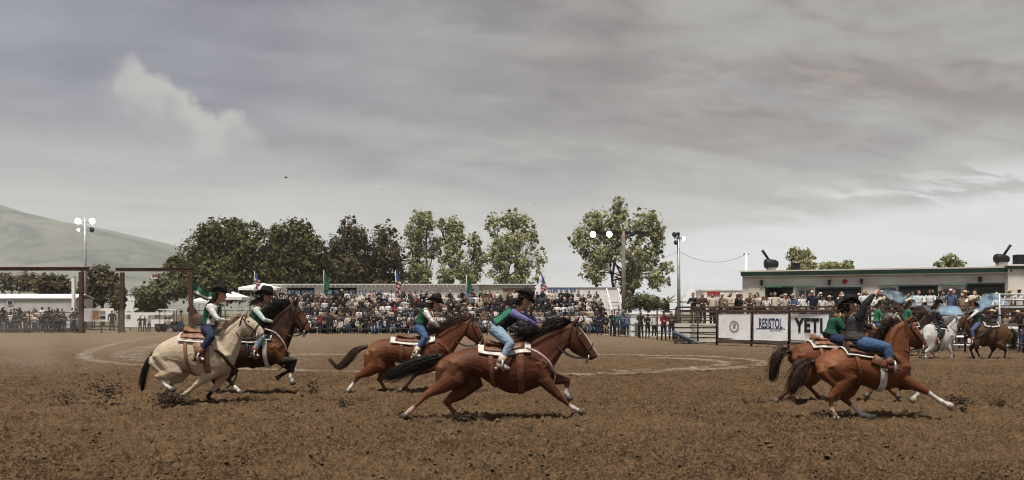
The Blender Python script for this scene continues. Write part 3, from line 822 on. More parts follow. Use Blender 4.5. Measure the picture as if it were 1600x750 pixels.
# things seen through the second gate
Z = 79; tb = empty('white_barrier', (XP(228, Z), Z, 0), 'white rail barrier seen through the second gate', 'barrier')
m = MB(); m.box((XP(232, Z), Z, ZP(490, Z)), (XP(270, Z) - XP(194, Z), 0.12, 0.22)); m.build('rail', M_WHITE, tb)
m = MB(); m.box((XP(232, Z), Z + .1, ZP(505, Z)), (XP(270, Z) - XP(194, Z), 0.06, 0.75)); m.build('panel', M_WHITE, tb)
for x in (199, 244, 268): m = MB(); m.box((XP(x, Z), Z + 0.25, 0.95), (0.28, 0.28, 1.9)); m.build('post', M_CONC, tb)


def utility_cart(px, Z, label):
    root = empty('utility_cart', (XP(px, Z), Z, 0), label, 'cart'); x = XP(px, Z)
    m = MB(); m.box((x, Z, 0.55), (2.2, 1.2, 0.35)); m.box((x + .2, Z, 0.83), (1.0, 1.1, 0.2)); m.build('body', M_BLACK, root)
    m = MB(); m.box((x + 0.1, Z, 2.02), (1.7, 1.3, 0.08)); m.build('roof', M_WHITE, root)
    for sx in (-.65, .85):
        for sy in (-.55, .55): m = MB(); m.tube([(x + sx, Z + sy, .7), (x + sx, Z + sy, 2.0)], 0.03, 6); m.build('roof_post', M_BLACK, root)
    for sx in (-.75, .75):
        for sy in (-.62, .62): m = MB(); m.tube([(x + sx, Z + sy - .09, .28), (x + sx, Z + sy + .09, .28)], .28, 14); m.build('wheel', M_INK, root, True)
    m = MB(); m.box((x - .2, Z, 1.05), (0.12, 1.0, 0.6)); m.build('seat_back', M_BLACK, root)


utility_cart(265, 75, 'dark utility cart with a white roof inside the second gate')


# ------------------------------------------------------------------ grandstand and white buildings behind it
NROW, RISE, RUN, ZB = 7, 0.40, 0.80, 69.3
XL, XR = XP(384, 70), XP(957, 66)
st = empty('bleacher', ((XL + XR) / 2, ZB, 0), 'long aluminium bleacher stand packed with seated spectators', 'bleacher')
for k in range(NROW):
    zz, yb = 0.40 + RISE * k, ZB + RUN * k
    m = MB(); m.box(((XL + XR) / 2, yb, zz - 0.03), (XR - XL, 0.28, 0.05)); m.build('bench', M_ALU, st)
    m = MB(); m.box(((XL + XR) / 2, yb - 0.42, zz - 0.40), (XR - XL, 0.42, 0.04)); m.build('footboard', M_ALU, st)
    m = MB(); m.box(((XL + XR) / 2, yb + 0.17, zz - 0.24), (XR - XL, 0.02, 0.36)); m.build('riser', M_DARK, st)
for k in range(12):
    x = XL + (XR - XL) * k / 11; m = MB()
    m.tube([(x, ZB - .5, 0.0), (x, ZB + RUN * NROW, 0.30 + RISE * NROW - .4)], 0.04, 6); m.tube([(x, ZB + RUN * 6.4, 0), (x, ZB + RUN * 6.4, 2.6)], 0.04, 6); m.build('frame', M_GALV, st)
sr = empty('stair_rail', (XR + 0.6, ZB, 0), 'sloping white stair railing at the end of the grandstand', 'railing')
for dy in (0, 1.0):
    m = MB(); m.tube([(XR + .5 + dy, ZB - .6, 1.0), (XR + .5 + dy, ZB + 5.2, 3.9)], 0.045, 6); m.tube([(XR + .5 + dy, ZB - .6, .5), (XR + .5 + dy, ZB + 5.2, 3.4)], 0.03, 6); m.build('handrail', M_WHITE, sr)
    for k in range(6):
        y = ZB - .6 + 5.8 * k / 5; m = MB(); m.tube([(XR + .5 + dy, y, 0), (XR + .5 + dy, y, 1.0 + 2.9 * k / 5)], 0.035, 6); m.build('baluster', M_WHITE, sr)
for k in range(9): m = MB(); m.box((XR + 1.0, ZB - .4 + k * .62, .15 + .31 * k), (0.95, 0.3, 0.05)); m.build('step', M_ALU, sr)

Z = 82
shed('vendor_building', 424, 748, 443.5, Z, 5, M_WHITE, M_WHITE, 'long white vendor building with a flat roof behind the grandstand', pitch=0.004, over=0.3)
vb = bpy.data.objects['vendor_building']
for (a, b) in ((449, 491), (508, 557)):
    m = MB(); m.box(P((a + b) / 2, 455.5, Z - .04), (XP(b, Z) - XP(a, Z), 0.08, 0.75)); o = m.build('window', M_DARK, vb)
    for k in range(4):
        m = MB(); xa = a + (b - a) * (k + .12) / 4; xb = a + (b - a) * (k + .88) / 4
        m.box(P((xa + xb) / 2, 456.5, Z - .09), (XP(xb, Z) - XP(xa, Z), 0.02, 0.42)); m.build('pane', mat('sky_blue_glass', (0.16, 0.22, 0.32), 0.2, 0.5, 1.4), o)
for a, h in zip((563, 568, 572.5, 579, 584, 587.5, 592.5, 596.5), (6, 7, 7, 6.5, 7, 7, 7, 7)):
    m = MB(); p = P(a, 457, Z - .04); hh = h / F * Z
    m.box(p + Vector((-.07, 0, 0)), (0.06, 0.02, hh)); m.box(p + Vector((.0, 0, hh * (R.choice((-.42, .42, .0))))), (0.085, 0.02, hh * 0.2))
    m.build('letter', M_BLUE, vb)
for x in np.arange(426, 746, 7): m = MB(); m.box(P(x, 446.5, Z - .31), (0.06, 0.02, 0.30)); m.build('fascia_rib', M_CREAM2, vb)
for x in (634, 650): m = MB(); m.box(P(x, 463, Z - .03), (0.05, 0.05, 1.5)); m.build('panel_joint', M_CREAM2, vb)
shed('pale_kiosk', 748, 836, 443.5, 83.5, 4, M_CREAM2, M_WHITE, 'pale flat roofed kiosk right of the long vendor building', pitch=0.004, over=0.2)
shed('timber_kiosk', 786, 836, 450, 81.0, 1.5, mat('faded_timber', (0.36, 0.28, 0.21), 0.85, 0.15, 2), M_WOOD, 'faded timber kiosk under the flag behind the purple rider', pitch=0.01, over=0.1)
ft = shed('white_trailer', 848, 966, 448.5, 79, 2.6, M_WHITE, M_GALV, 'white trailer with blue lettering under the open sky', pitch=0.006, over=0.06, cat='trailer')
for a, w_ in ((858.5, 3), (862, 2.5), (866.5, 4), (870.5, 3), (877, 4), (883, 2), (887, 3), (893, 4), (898, 3.5)):
    m = MB(); p = P(a, 453, 78.96); hh = 0.42; ww = w_ / F * 79
    m.box(p + Vector((-ww / 2 + .03, 0, 0)), (0.07, 0.02, hh)); m.box(p + Vector((0, -.002, hh * .38)), (ww, 0.02, hh * .2)); m.box(p + Vector((0.01, -.002, -0.02 if w_ > 3 else -hh * .38)), (ww * .8, 0.02, hh * .22)); m.build('letter', M_BLUE, ft)
m = MB(); m.box(P(905, 461, 78.97), (0.05, 0.04, 1.6)); m.build('panel_joint', M_GALV, ft)


def tent(px0, px1, ypk, yeave, Z, label, mat_=None):
    mat_ = mat_ or M_CANVAS
    x0, x1, ze, zp = XP(px0, Z), XP(px1, Z), ZP(yeave, Z), ZP(ypk, Z); d = x1 - x0; xm = (x0 + x1) / 2
    root = empty('canopy_tent', (xm, Z, 0), label, 'tent')
    m = MB(); m.add([(x0, Z, ze), (x1, Z, ze), (x1, Z + d, ze), (x0, Z + d, ze), (xm, Z + d / 2, zp), (x0, Z, ze - .25), (x1, Z, ze - .25), (x1, Z + d, ze - .25), (x0, Z + d, ze - .25)],
                    [(0, 1, 4), (1, 2, 4), (2, 3, 4), (3, 0, 4), (0, 5, 6, 1), (1, 6, 7, 2), (2, 7, 8, 3), (3, 8, 5, 0)]); m.build('canopy', mat_, root)
    for x in (x0 + .05, x1 - .05):
        for y in (Z + .05, Z + d - .05): m = MB(); m.tube([(x, y, 0), (x, y, ze - .02)], 0.035, 6); m.build('leg', M_GALV, root)


tent(372, 432, 441, 449, 80, 'white canopy tent at the near end of the vendor building', M_WHITE)
tent(336, 378, 455, 464, 77, 'white canopy tent between the first rider and the big hat', M_WHITE)
tent(296, 334, 462, 470, 80, 'low white canopy tent beside the second gate post', M_WHITE)
tent(1066, 1098, 446, 470, 100, 'grey pointed marquee behind the slim light pole')

# ------------------------------------------------------------------ flags on the grandstand
def flag(px, ytop, ybot, Z, colors, label, lean=0.0):
    root = empty('flag', (XP(px, Z), Z, ZP(ybot, Z)), label, 'flag')
    m = MB(); m.tube([(XP(px, Z), Z, 2.2), (XP(px, Z), Z, ZP(ytop, Z))], 0.035, 6); m.build('pole', M_GALV, root, True)
    zt, zb = ZP(ytop + 2, Z), ZP(ybot, Z); H = zt - zb
    for ci, (c, f0, f1) in enumerate(colors):
        m = MB(); rows = 12
        vs, fs = [], []
        for i in range(rows + 1):
            t = f0 + (f1 - f0) * i / rows
            wv = 0.10 + 0.42 * math.sin(min(1, t * 1.15) * 2.6) ** 0.7
            for j in range(7):
                s = j / 6
                vs.append(Vector((XP(px, Z) + 0.04 + s * wv * (1 - .2 * t) + lean * t + 0.05 * math.sin(t * 9 + s * 3), Z + 0.10 * math.sin(s * 9 + t * 5 + ci), zt - H * t - s * 0.25 * H * (0.3 + .3 * t))))
        for i in range(rows):
            for j in range(6): a = i * 7 + j; fs.append((a, a + 1, a + 8, a + 7))
        m.add(vs, fs); m.build('cloth' if len(colors) == 1 else 'stripe', c, root, True)
    return root


FG = mat('flag_green', (0.02, 0.13, 0.07), 0.8); FR = mat('flag_red', (0.42, 0.05, 0.06), 0.8); FW = mat('flag_white', (0.6, 0.58, 0.58), 0.8); FB = mat('flag_blue', (0.10, 0.13, 0.32), 0.8)
US = [(FB, 0, .36)] + [(FR if k % 2 else FW, .36 + .64 * k / 7, .36 + .64 * (k + 1) / 7) for k in range(7)]
flag(398, 424, 452, 78, US, 'furled red white and blue flag above the big hatted rider')
flag(506, 422, 458, 78, [(FG, 0, 1)], 'furled green flag above the dark windows of the vendor building')
flag(618, 422, 460, 78, US, 'furled red white and blue flag against the pale poplars')
flag(729, 430, 462, 78, [(FG, 0, 1)], 'furled green flag between the pale poplars and the riders')
flag(845, 428, 460, 78, US, 'furled red white and blue flag beside the white trailer')
fl = empty('flag', P(301, 470, 74), 'green and white flag on a slanting staff behind the first rider', 'flag')
m = MB(); m.tube([P(304, 478, 74), P(299, 443, 74)], 0.03, 6); m.build('pole', M_WHITE, fl)
for nm, c_, o0, o1 in (('green_field', FG, 0.0, .55), ('white_field', FW, .55, .8), ('dark_field', M_BLACK, .8, 1.0)):
    m = MB(); vs, fs = [], []
    for i in range(13):
        t = i / 12
        for j in range(5):
            s = o0 + (o1 - o0) * j / 4; p = P(301 + t * 30, 462 - 18 * (1 - s) + t * (14 - s * 6), 74)
            vs.append(p + Vector((0, 0.25 * math.sin(t * 9 + s * 2), 0.12 * math.sin(t * 7))))
    for i in range(12):
        for j in range(4): a = i * 5 + j; fs.append((a, a + 5, a + 6, a + 1))
    m.add(vs, fs); m.build(nm, c_, fl, True)


# ------------------------------------------------------------------ light poles
def lamp_head(root, c, r, lit, aim=Vector((0, -1, -.25))):
    aim = aim.normalized(); m = MB()
    m.tube([c - aim * r * 1.0, c - aim * r * .6, c], [r * .35, r * .8, r], 14); o = m.build('lamp_housing', M_GALV if lit else M_BLACK, root, True)
    m = MB(); m.tube([c + aim * .004, c + aim * .03], [r * .93, r * .93], 14); m.build('lamp_lens', M_LAMP if lit else M_GLASS, o, True)


Z = 92; lp = empty('light_pole', (XP(133, Z), Z, 0), 'tall slim light pole with two lit lamps in front of the hill', 'light pole', 'floodlight poles')
m = MB(); m.tube([(XP(133, Z), Z, 0), P(133, 410, Z), P(133, 340, Z)], [0.17, 0.15, 0.10], 10); m.build('pole', M_GALV, lp, True)
m = MB(); m.box(P(133, 348, Z), (1.9, 0.08, 0.08)); m.box(P(133, 358, Z), (1.7, 0.08, 0.08)); m.build('cross_arm', M_GALV, lp)
for x, y, l, r in ((122, 345.5, 1, .34), (144, 345.5, 1, .34), (122.5, 359, 1, .15), (143, 359, 0, .3)): lamp_head(lp, P(x, y, Z - .3), r, l, Vector((.3 if x < 130 else 0, -1, -.3)))
Z = 66; lp = empty('light_pole', (XP(974, Z), Z, 0), 'weathered wooden light pole with a crossarm of lamps before the lone poplar', 'light pole', 'floodlight poles')
m = MB(); m.tube([(XP(975, Z), Z, 0), P(974, 361, Z)], [0.20, 0.14], 10); m.build('pole', M_POLE, lp, True)
m = MB(); m.box(P(968, 364, Z), (XP(1013, Z) - XP(922, Z), 0.16, 0.24)); m.build('cross_arm', M_BLACK, lp)
m = MB(); m.tube([P(960, 365, Z), P(974, 376, Z)], .03, 5); m.tube([P(990, 365, Z), P(974, 376, Z)], .03, 5); m.build('brace', M_BLACK, lp)
for x, y, l in ((926.5, 366, 1), (952, 366, 1), (988, 365, 0)): lamp_head(lp, P(x, y, Z - .3), .24, l)
Z = 74; lp = empty('light_pole', (XP(1061, Z), Z, 0), 'slim grey light pole with dark lamp heads beside the marquee', 'light pole', 'floodlight poles')
m = MB(); m.tube([(XP(1061, Z), Z, 0), P(1060, 363, Z)], [0.17, 0.12], 10); m.build('pole', M_GALV, lp, True)
m = MB(); m.box(P(1062, 372, Z), (1.0, 0.08, 0.1)); m.build('cross_arm', M_WOOD, lp)
for x, y, l, r in ((1054, 366.5, 0, .25), (1056, 379, 0, .22), (1060, 365, 0, .15)): lamp_head(lp, P(x, y, Z - .25), r, l, Vector((-.7, -1, -.3)))
lamp_head(lp, P(1068, 373, Z - .1), .2, 1, Vector((.9, -1, -.2)))
Z = 74; up = empty('utility_pole', (XP(1166, Z), Z, 0), 'short white utility pole at the corner of the concession roof', 'pole')
m = MB(); m.tube([(XP(1166, Z), Z, 0), P(1166, 396, Z)], [.14, .11], 8); m.build('shaft', M_WHITE, up, True)
m = MB(); m.box(P(1166, 397, Z), (.5, .12, .12)); m.build('cross_arm', M_GALV, up)
wi = MB(); A, B = P(1060, 392, 74), P(1166, 397, 74)
wi.tube([A.lerp(B, t) + Vector((0, 0, -4 * .85 * t * (1 - t))) for t in np.linspace(0, 1, 15)], .018, 4); A2 = P(968, 388, 66)
wi.tube([A2.lerp(A, t) + Vector((0, 0, -4 * .8 * t * (1 - t))) for t in np.linspace(0, 1, 12)], .018, 4)
tag(wi.build('power_cable', M_GREY, origin=A), 'sagging grey cable strung between the poles', 'cable')

# ------------------------------------------------------------------ white shed and stock pens between stand and signs
Z = 60.5
ws = shed('white_shed', 985, 1052, 489, Z, 3, M_WHITE, M_WHITE, 'small white shed with a louvred panel behind the fence', pitch=0.01, over=0.05)
m = MB(); m.box(P(995.5, 514, Z - .03), (0.36, 0.05, 0.95)); o = m.build('louvre_panel', M_GREY, ws)
for k in range(7): m = MB(); m.box(P(995.5, 505.5 + 2.8 * k, Z - .07), (0.34, 0.04, 0.03)); m.build('slat', M_GALV, o)
for y in (507, 517): m = MB(); m.box(P(1019, y, Z - .02), (3.0, 0.02, 0.03)); m.build('panel_joint', M_GALV, ws)
Z = 46.4
pen = empty('stock_pen', (XP(1090, Z), Z, 0), 'pale slatted stock pen below the spectators deck', 'pen')
for k, z in enumerate((0.18, 0.46, 0.74, 1.02)): m = MB(); m.box((XP(1088, Z), Z, z), (XP(1122, Z) - XP(1054, Z), 0.06, 0.19)); m.build('slat', M_CREAM2, pen)
for x in (1055, 1078, 1100, 1121): m = MB(); m.box((XP(x, Z), Z + .08, .62), (.1, .1, 1.24)); m.build('post', M_STEEL, pen)
Z = 45.6
rp = empty('blue_ramp', (XP(1070, Z), Z, 0), 'small blue loading ramp on the dirt by the pen', 'ramp')
m = MB(); a, b = P(1056, 517, Z), P(1094, 535, Z); m.add([a + Vector((0, 0, 0)), b, b + Vector((0, .9, 0)), a + Vector((0, .9, 0)), a - Vector((0, 0, .12)), b - Vector((0, 0, .1)), b + Vector((0, .9, -.1)), a + Vector((0, .9, -.12))], [(0, 1, 2, 3), (4, 7, 6, 5), (0, 4, 5, 1), (1, 5, 6, 2), (2, 6, 7, 3), (3, 7, 4, 0)]); m.build('deck', mat('pale_blue_paint', (.18, .25, .34), .6), rp)
for t in (0.05, .35, .65): p = a.lerp(b, t); [(mm2 := MB(), mm2.tube([(p.x, Z + yo, 0), (p.x, Z + yo, p.z - .12)], .025, 6), mm2.build('leg', M_STEEL, rp)) for yo in (.08, .82)]

# ------------------------------------------------------------------ spectators deck and concession building
DZ = 1.0
DA, DB = Vector((XP(1056, 48.5), 48.5, 0)), Vector((XP(1660, 40.0), 40.0, 0))
dk = empty('spectator_deck', DA, 'raised brown timber deck with a rail under the concession building', 'deck')
dvec = (DB - DA); drz = math.atan2(dvec.y, dvec.x); dn = Vector((-dvec.y, dvec.x, 0)).normalized(); dl = dvec.length
m = MB(); c = (DA + DB) / 2 + dn * 2.6; m.box((c.x, c.y, DZ - .06), (dl, 5.0, 0.1), drz); m.build('floor', M_WOOD, dk)
for z, h_, o_ in ((2.03, .10, 0), (1.80, .16, .06), (1.55, .09, .06), (1.28, .07, .06), (0.92, .22, .06)):
    m = MB(); c = (DA + DB) / 2 - dn * o_; m.box((c.x, c.y, z), (dl, .05, h_), drz); m.build('rail', M_WOOD, dk)
for k in range(16):
    p = DA.lerp(DB, k / 15) + dn * .08; m = MB(); m.box((p.x, p.y, 1.0), (.11, .11, 2.0), drz); m.build('post', M_WOOD, dk)
m = MB(); c = (DA + DB) / 2 + dn * .6; m.box((c.x, c.y, .42), (dl, .04, .8), drz); m.build('skirt_board', M_CREAM2, dk)

BA, BB = Vector((XP(1160, 51.5), 51.5, 0)), Vector((XP(1577, 46.5), 46.5, 0))
bv = (BB - BA); bl = bv.length; bu = bv.normalized(); brz = math.atan2(bv.y, bv.x); bnrm = Vector((-bu.y, bu.x, 0))
cb = empty('concession_building', BA, 'long low cream concession building with dark green trim', 'building')


def on_wall(px, py, off=0.0):
    """point of the concession front wall that shows at a photo pixel"""
    dx = (px - CXP) / F
    t = (BA.x - dx * BA.y) / (dx * bu.y - bu.x)
    p = BA + bu * t
    return Vector((p.x, p.y, ZP(py, p.y))) - bnrm * off


HT = 4.28


def wall_box(mbx, px0, px1, z0, z1, off, th):
    a, b = on_wall(px0, 489), on_wall(px1, 489); c = (a + b) / 2 - bnrm * (off - th / 2)
    mbx.box((c.x, c.y, (z0 + z1) / 2), ((Vector((b.x, b.y, 0)) - Vector((a.x, a.y, 0))).length, th, z1 - z0), brz)


m = MB(); wall_box(m, 1160, 1577, DZ - .1, HT - .3, 0, .2)
c = (BA + BB) / 2 + bnrm * 3.2; m.box((c.x, c.y, (HT - .3) / 2), (bl - .02, 5.8, HT - .32), brz); m.build('wall', M_CREAM, cb)
m = MB(); c = (BA + BB) / 2 + bnrm * 3.0; m.box((c.x, c.y, HT - .02), (bl + .3, 6.6, 0.08), brz); m.build('roof', M_CREAM2, cb)
m = MB(); wall_box(m, 1158, 1579, HT - .30, HT - .07, .32, .10); m.build('fascia', M_GREEN, cb)
m = MB(); wall_box(m, 1160, 1577, HT - .36, HT - .30, .30, .28); m.build('soffit', M_CREAM2, cb)
ZW = lambda py, px: on_wall(px, py).z
for (a, b, t, bo, kind) in ((1169, 1193, 450, 480, 'door'), (1197, 1238, 450, 484, 'open'), (1245, 1270, 450, 484, 'door2'), (1275, 1344, 451, 484, 'open'), (1374, 1401, 448, 484, 'glass'), (1405, 1464, 448, 484, 'open'), (1470, 1505, 448, 484, 'door2'), (1510, 1574, 445, 484, 'open')):
    z1, z0 = ZW(t, (a + b) / 2), DZ
    m = MB()
    fr = .05
    if kind == 'open':
        wall_box(m, a, b, z0, z1, .06, .04); o = m.build('serving_opening', M_DARK, cb)
        m = MB(); wall_box(m, a - 1.5, b + 1.5, z1, z1 + .09, .10, .09); m.build('lintel', M_GREEN, o)
        m = MB(); wall_box(m, a - 1.5, a + .5, z0, z1, .10, .09); m.build('jamb', M_GREEN, o)
        m = MB(); wall_box(m, b - .5, b + 1.5, z0, z1, .10, .09); m.build('jamb', M_GREEN, o)
    else:
        wall_box(m, a, b, z0, z1, .06, .04); o = m.build('door', M_CREAM2 if kind == 'door' else M_WHITE, cb)
        if kind == 'door2':
            mid = (a + b) / 2
            for (p, q) in ((a + 4, mid - 1), (mid + 2, b - 4)): m = MB(); wall_box(m, p, q, z0 + .3, z1 - .15, .085, .03); m.build('pane', M_GLASS, o)
        if kind == 'glass':
            mid = (a + b) / 2
            for (p, q) in ((a + 1, mid - .7), (mid + .7, b - 1)): m = MB(); wall_box(m, p, q, z0 + .6, z1 - .1, .085, .03); m.build('pane', mat('pale_blue_glass', (.2, .28, .36), .15, .2, 1), o)
for (a, b, t, bo) in ((1198, 1223, 445.5, 450), (1243, 1272, 445, 449.5), (1372, 1404, 445, 448), (1469, 1508, 443.5, 447.5)):
    m = MB(); z1, z0 = ZW(t, (a + b) / 2), ZW(bo, (a + b) / 2)
    p, q = on_wall(a, 489), on_wall(b, 489); p.z = q.z = 0
    e = bnrm * .7; up_ = Vector((0, 0, 1))
    vs = [p + up_ * z1, q + up_ * z1, q - e + up_ * (z0 + .06), p - e + up_ * (z0 + .06), p + up_ * (z1 - .05), q + up_ * (z1 - .05), q - e + up_ * z0, p - e + up_ * z0]
    vs = [v - bnrm * .11 for v in vs]
    m.add(vs, [(0, 3, 2, 1), (4, 5, 6, 7), (3, 7, 6, 2), (0, 4, 7, 3), (1, 2, 6, 5), (0, 1, 5, 4)]); m.build('awning', M_GREEN2, cb)
for x, y in ((1190, 443), (1296, 442), (1346, 441), (1531, 437.5)):
    m = MB(); p = on_wall(x, y, .1); m.box(p, (.13, .14, .24), brz); m.box(p + Vector((0, 0, .16)), (.2, .22, .05), brz); m.build('wall_lamp', M_BLACK, cb)
m = MB(); p = on_wall(1320, 440, .06); m.tube([p, p - bnrm * .04], .15, 16); m.build('red_emblem', M_RED, cb)
# nearer block at the edge of view
EA = Vector((XP(1577, 46.1), 46.1, 0))
nb_ = empty('cream_annex', EA, 'plain cream annex at the end of the concession building', 'building')
m = MB(); m.box((EA.x + 4, EA.y + 2.4, 2.1), (8, 4.6, 4.2)); m.build('wall', M_CREAM, nb_)
m = MB(); m.box((EA.x + 4, EA.y + .0, 4.22), (8.2, .1, .14)); m.build('fascia', M_GREEN2, nb_)
m = MB(); m.box((EA.x + 4, EA.y + 2.4, 4.33), (8.3, 5.0, .07)); m.build('roof', M_CREAM2, nb_)


def roof_fan(px, py, Z, tilt, label, duct=False):
    p = P(px, py, Z); root = empty('roof_fan', (p.x, p.y, HT), label, 'vent')
    k = Z / F
    m = MB(); m.tube([(p.x - 10 * k, Z, p.z), (p.x - 7 * k, Z, p.z), (p.x + 6 * k, Z, p.z - .04), (p.x + 10 * k, Z, p.z - .05)], [6.5 * k, 8 * k, 7 * k, 5 * k], 14); m.build('drum', M_BLACK, root, True)
    m = MB(); m.tube([(p.x + tilt * 3 * k, Z, p.z + 5 * k), (p.x + tilt * 14 * k, Z, p.z + 21 * k)], [2.0 * k, 2.2 * k], 8); m.build('pipe', M_BLACK, root, True)
    m = MB(); m.box((p.x, Z, (p.z - 6 * k + HT - .05) / 2), (.5, .4, p.z - 6 * k - HT + .07)); m.box((p.x, Z, HT + .04), (.9, .7, .08)); m.build('curb', M_GALV, root)
    if duct: m = MB(); m.box((p.x + 2.4, Z, p.z - .05), (3.2, .5, .55)); m.build('duct', M_BLACK, root)


roof_fan(1205, 412, 54, -1, 'black roof fan with a pipe leaning outwards, near the utility pole')
roof_fan(1565, 404, 49.5, 1, 'black roof fan with an upright leaning pipe and a long duct', True)
m = MB(); p = P(1243, 417, 54); m.box((p.x, p.y, (p.z + .2 + HT) / 2), (.45, .4, p.z + .2 - HT)); rb = empty('roof_box', (p.x, p.y, HT), 'small black equipment box on the concession roof before the treetop', 'box'); m.build('case', M_BLACK, rb)
m = MB(); m.box((p.x, p.y, p.z + .22), (.52, .47, .04)); m.build('lid', M_BLACK, rb)
# red and white vendor trailer at the start of the deck
Z = 62
vt = shed('vendor_trailer', 1098, 1162, 452, Z, 2.4, M_WHITE, M_WHITE, 'white vendor trailer with red panels behind the deck spectators', pitch=.01, over=.05, cat='trailer')
for (a, b, c_, d) in ((1105, 1125, 456, 461), (1112, 1121, 466, 468), (1153, 1160, 459, 464)):
    m = MB(); m.box(P((a + b) / 2, (c_ + d) / 2, Z - .03), (XP(b, Z) - XP(a, Z), .04, (d - c_) / F * Z)); m.build('red_panel', M_RED, vt)

# white panels and rails behind the far riders
wf = fence('white_rail', [GP(1440, 547), GP(1600, 548.5), GP(1760, 549.5)], (0.25, 0.62, 1.0), 'white rail fence with pale boards behind the distant horses', 2.2, .06, .06, 1.25, M_WHITE, M_WHITE)
Z = 38.8
for (a, b, z0, z1) in ((1452, 1492, .1, 1.0), (1512, 1538, .15, .85), (1556, 1600, .3, 1.2), (1604, 1700, .2, 1.2)):
    m = MB(); m.box((XP((a + b) / 2, Z), Z, (z0 + z1) / 2), (XP(b, Z) - XP(a, Z), .04, z1 - z0)); m.build('board', M_WHITE, wf)
wr = fence('deck_rail', [P(1560, 489, 38) * Vector((1, 1, 0)) if False else Vector((XP(1562, 38.4), 38.4, 0)), Vector((XP(1760, 38.4), 38.4, 0))], (1.95, 2.3, 2.55), 'pale grey triple rail before the cream annex', 3, .05, .05, 2.6, M_GALV, M_GALV)

# ------------------------------------------------------------------ horses
M_COAT = attr_mat('horse_coat', 0.56, 0.34, 4.0, 0.40, 24.0, 0.0, 0.15, 0.38)
M_HOOF = mat('hoof_horn', (0.10, 0.085, 0.07), 0.6, 0.3, 20)
M_HOOF_W = mat('pale_hoof', (0.42, 0.36, 0.29), 0.6, 0.2, 20)
M_EYE = mat('dark_eye', (0.01, 0.008, 0.006), 0.1, 0.1, spec=0.8)
M_LEATHER = mat('brown_leather', (0.13, 0.052, 0.026), 0.5, 0.25, 12, 0.2, 60)
M_TAN = mat('tan_leather', (0.22, 0.105, 0.055), 0.5, 0.25, 12, 0.2, 60)
M_DKLEA = mat('dark_leather', (0.016, 0.010, 0.008), 0.5, 0.25, 12, 0.2, 60)
M_PADW = mat('white_saddle_pad', (0.58, 0.55, 0.50), 0.9, 0.15, 14, 0.4, 70)
M_PADK = mat('dark_saddle_pad', (0.012, 0.012, 0.013), 0.9, 0.25, 14, 0.4, 70)
M_PADP = mat('patterned_saddle_pad', (0.50, 0.42, 0.36), 0.9, 0.2, 9, 0.4, 70, col2=(0.045, 0.03, 0.03))
M_BREAST = mat('pale_breast_collar', (0.46, 0.36, 0.33), 0.6, 0.2, 16)
M_ROPE = mat('rein_cord', (0.05, 0.04, 0.035), 0.8, 0.2)
M_STIR = mat('stirrup_metal', (0.40, 0.38, 0.35), 0.4, 0.2, 9, metal=0.6)


def hair_mat(name, c):
    return mat(name, c, 0.55, 0.35, 14)


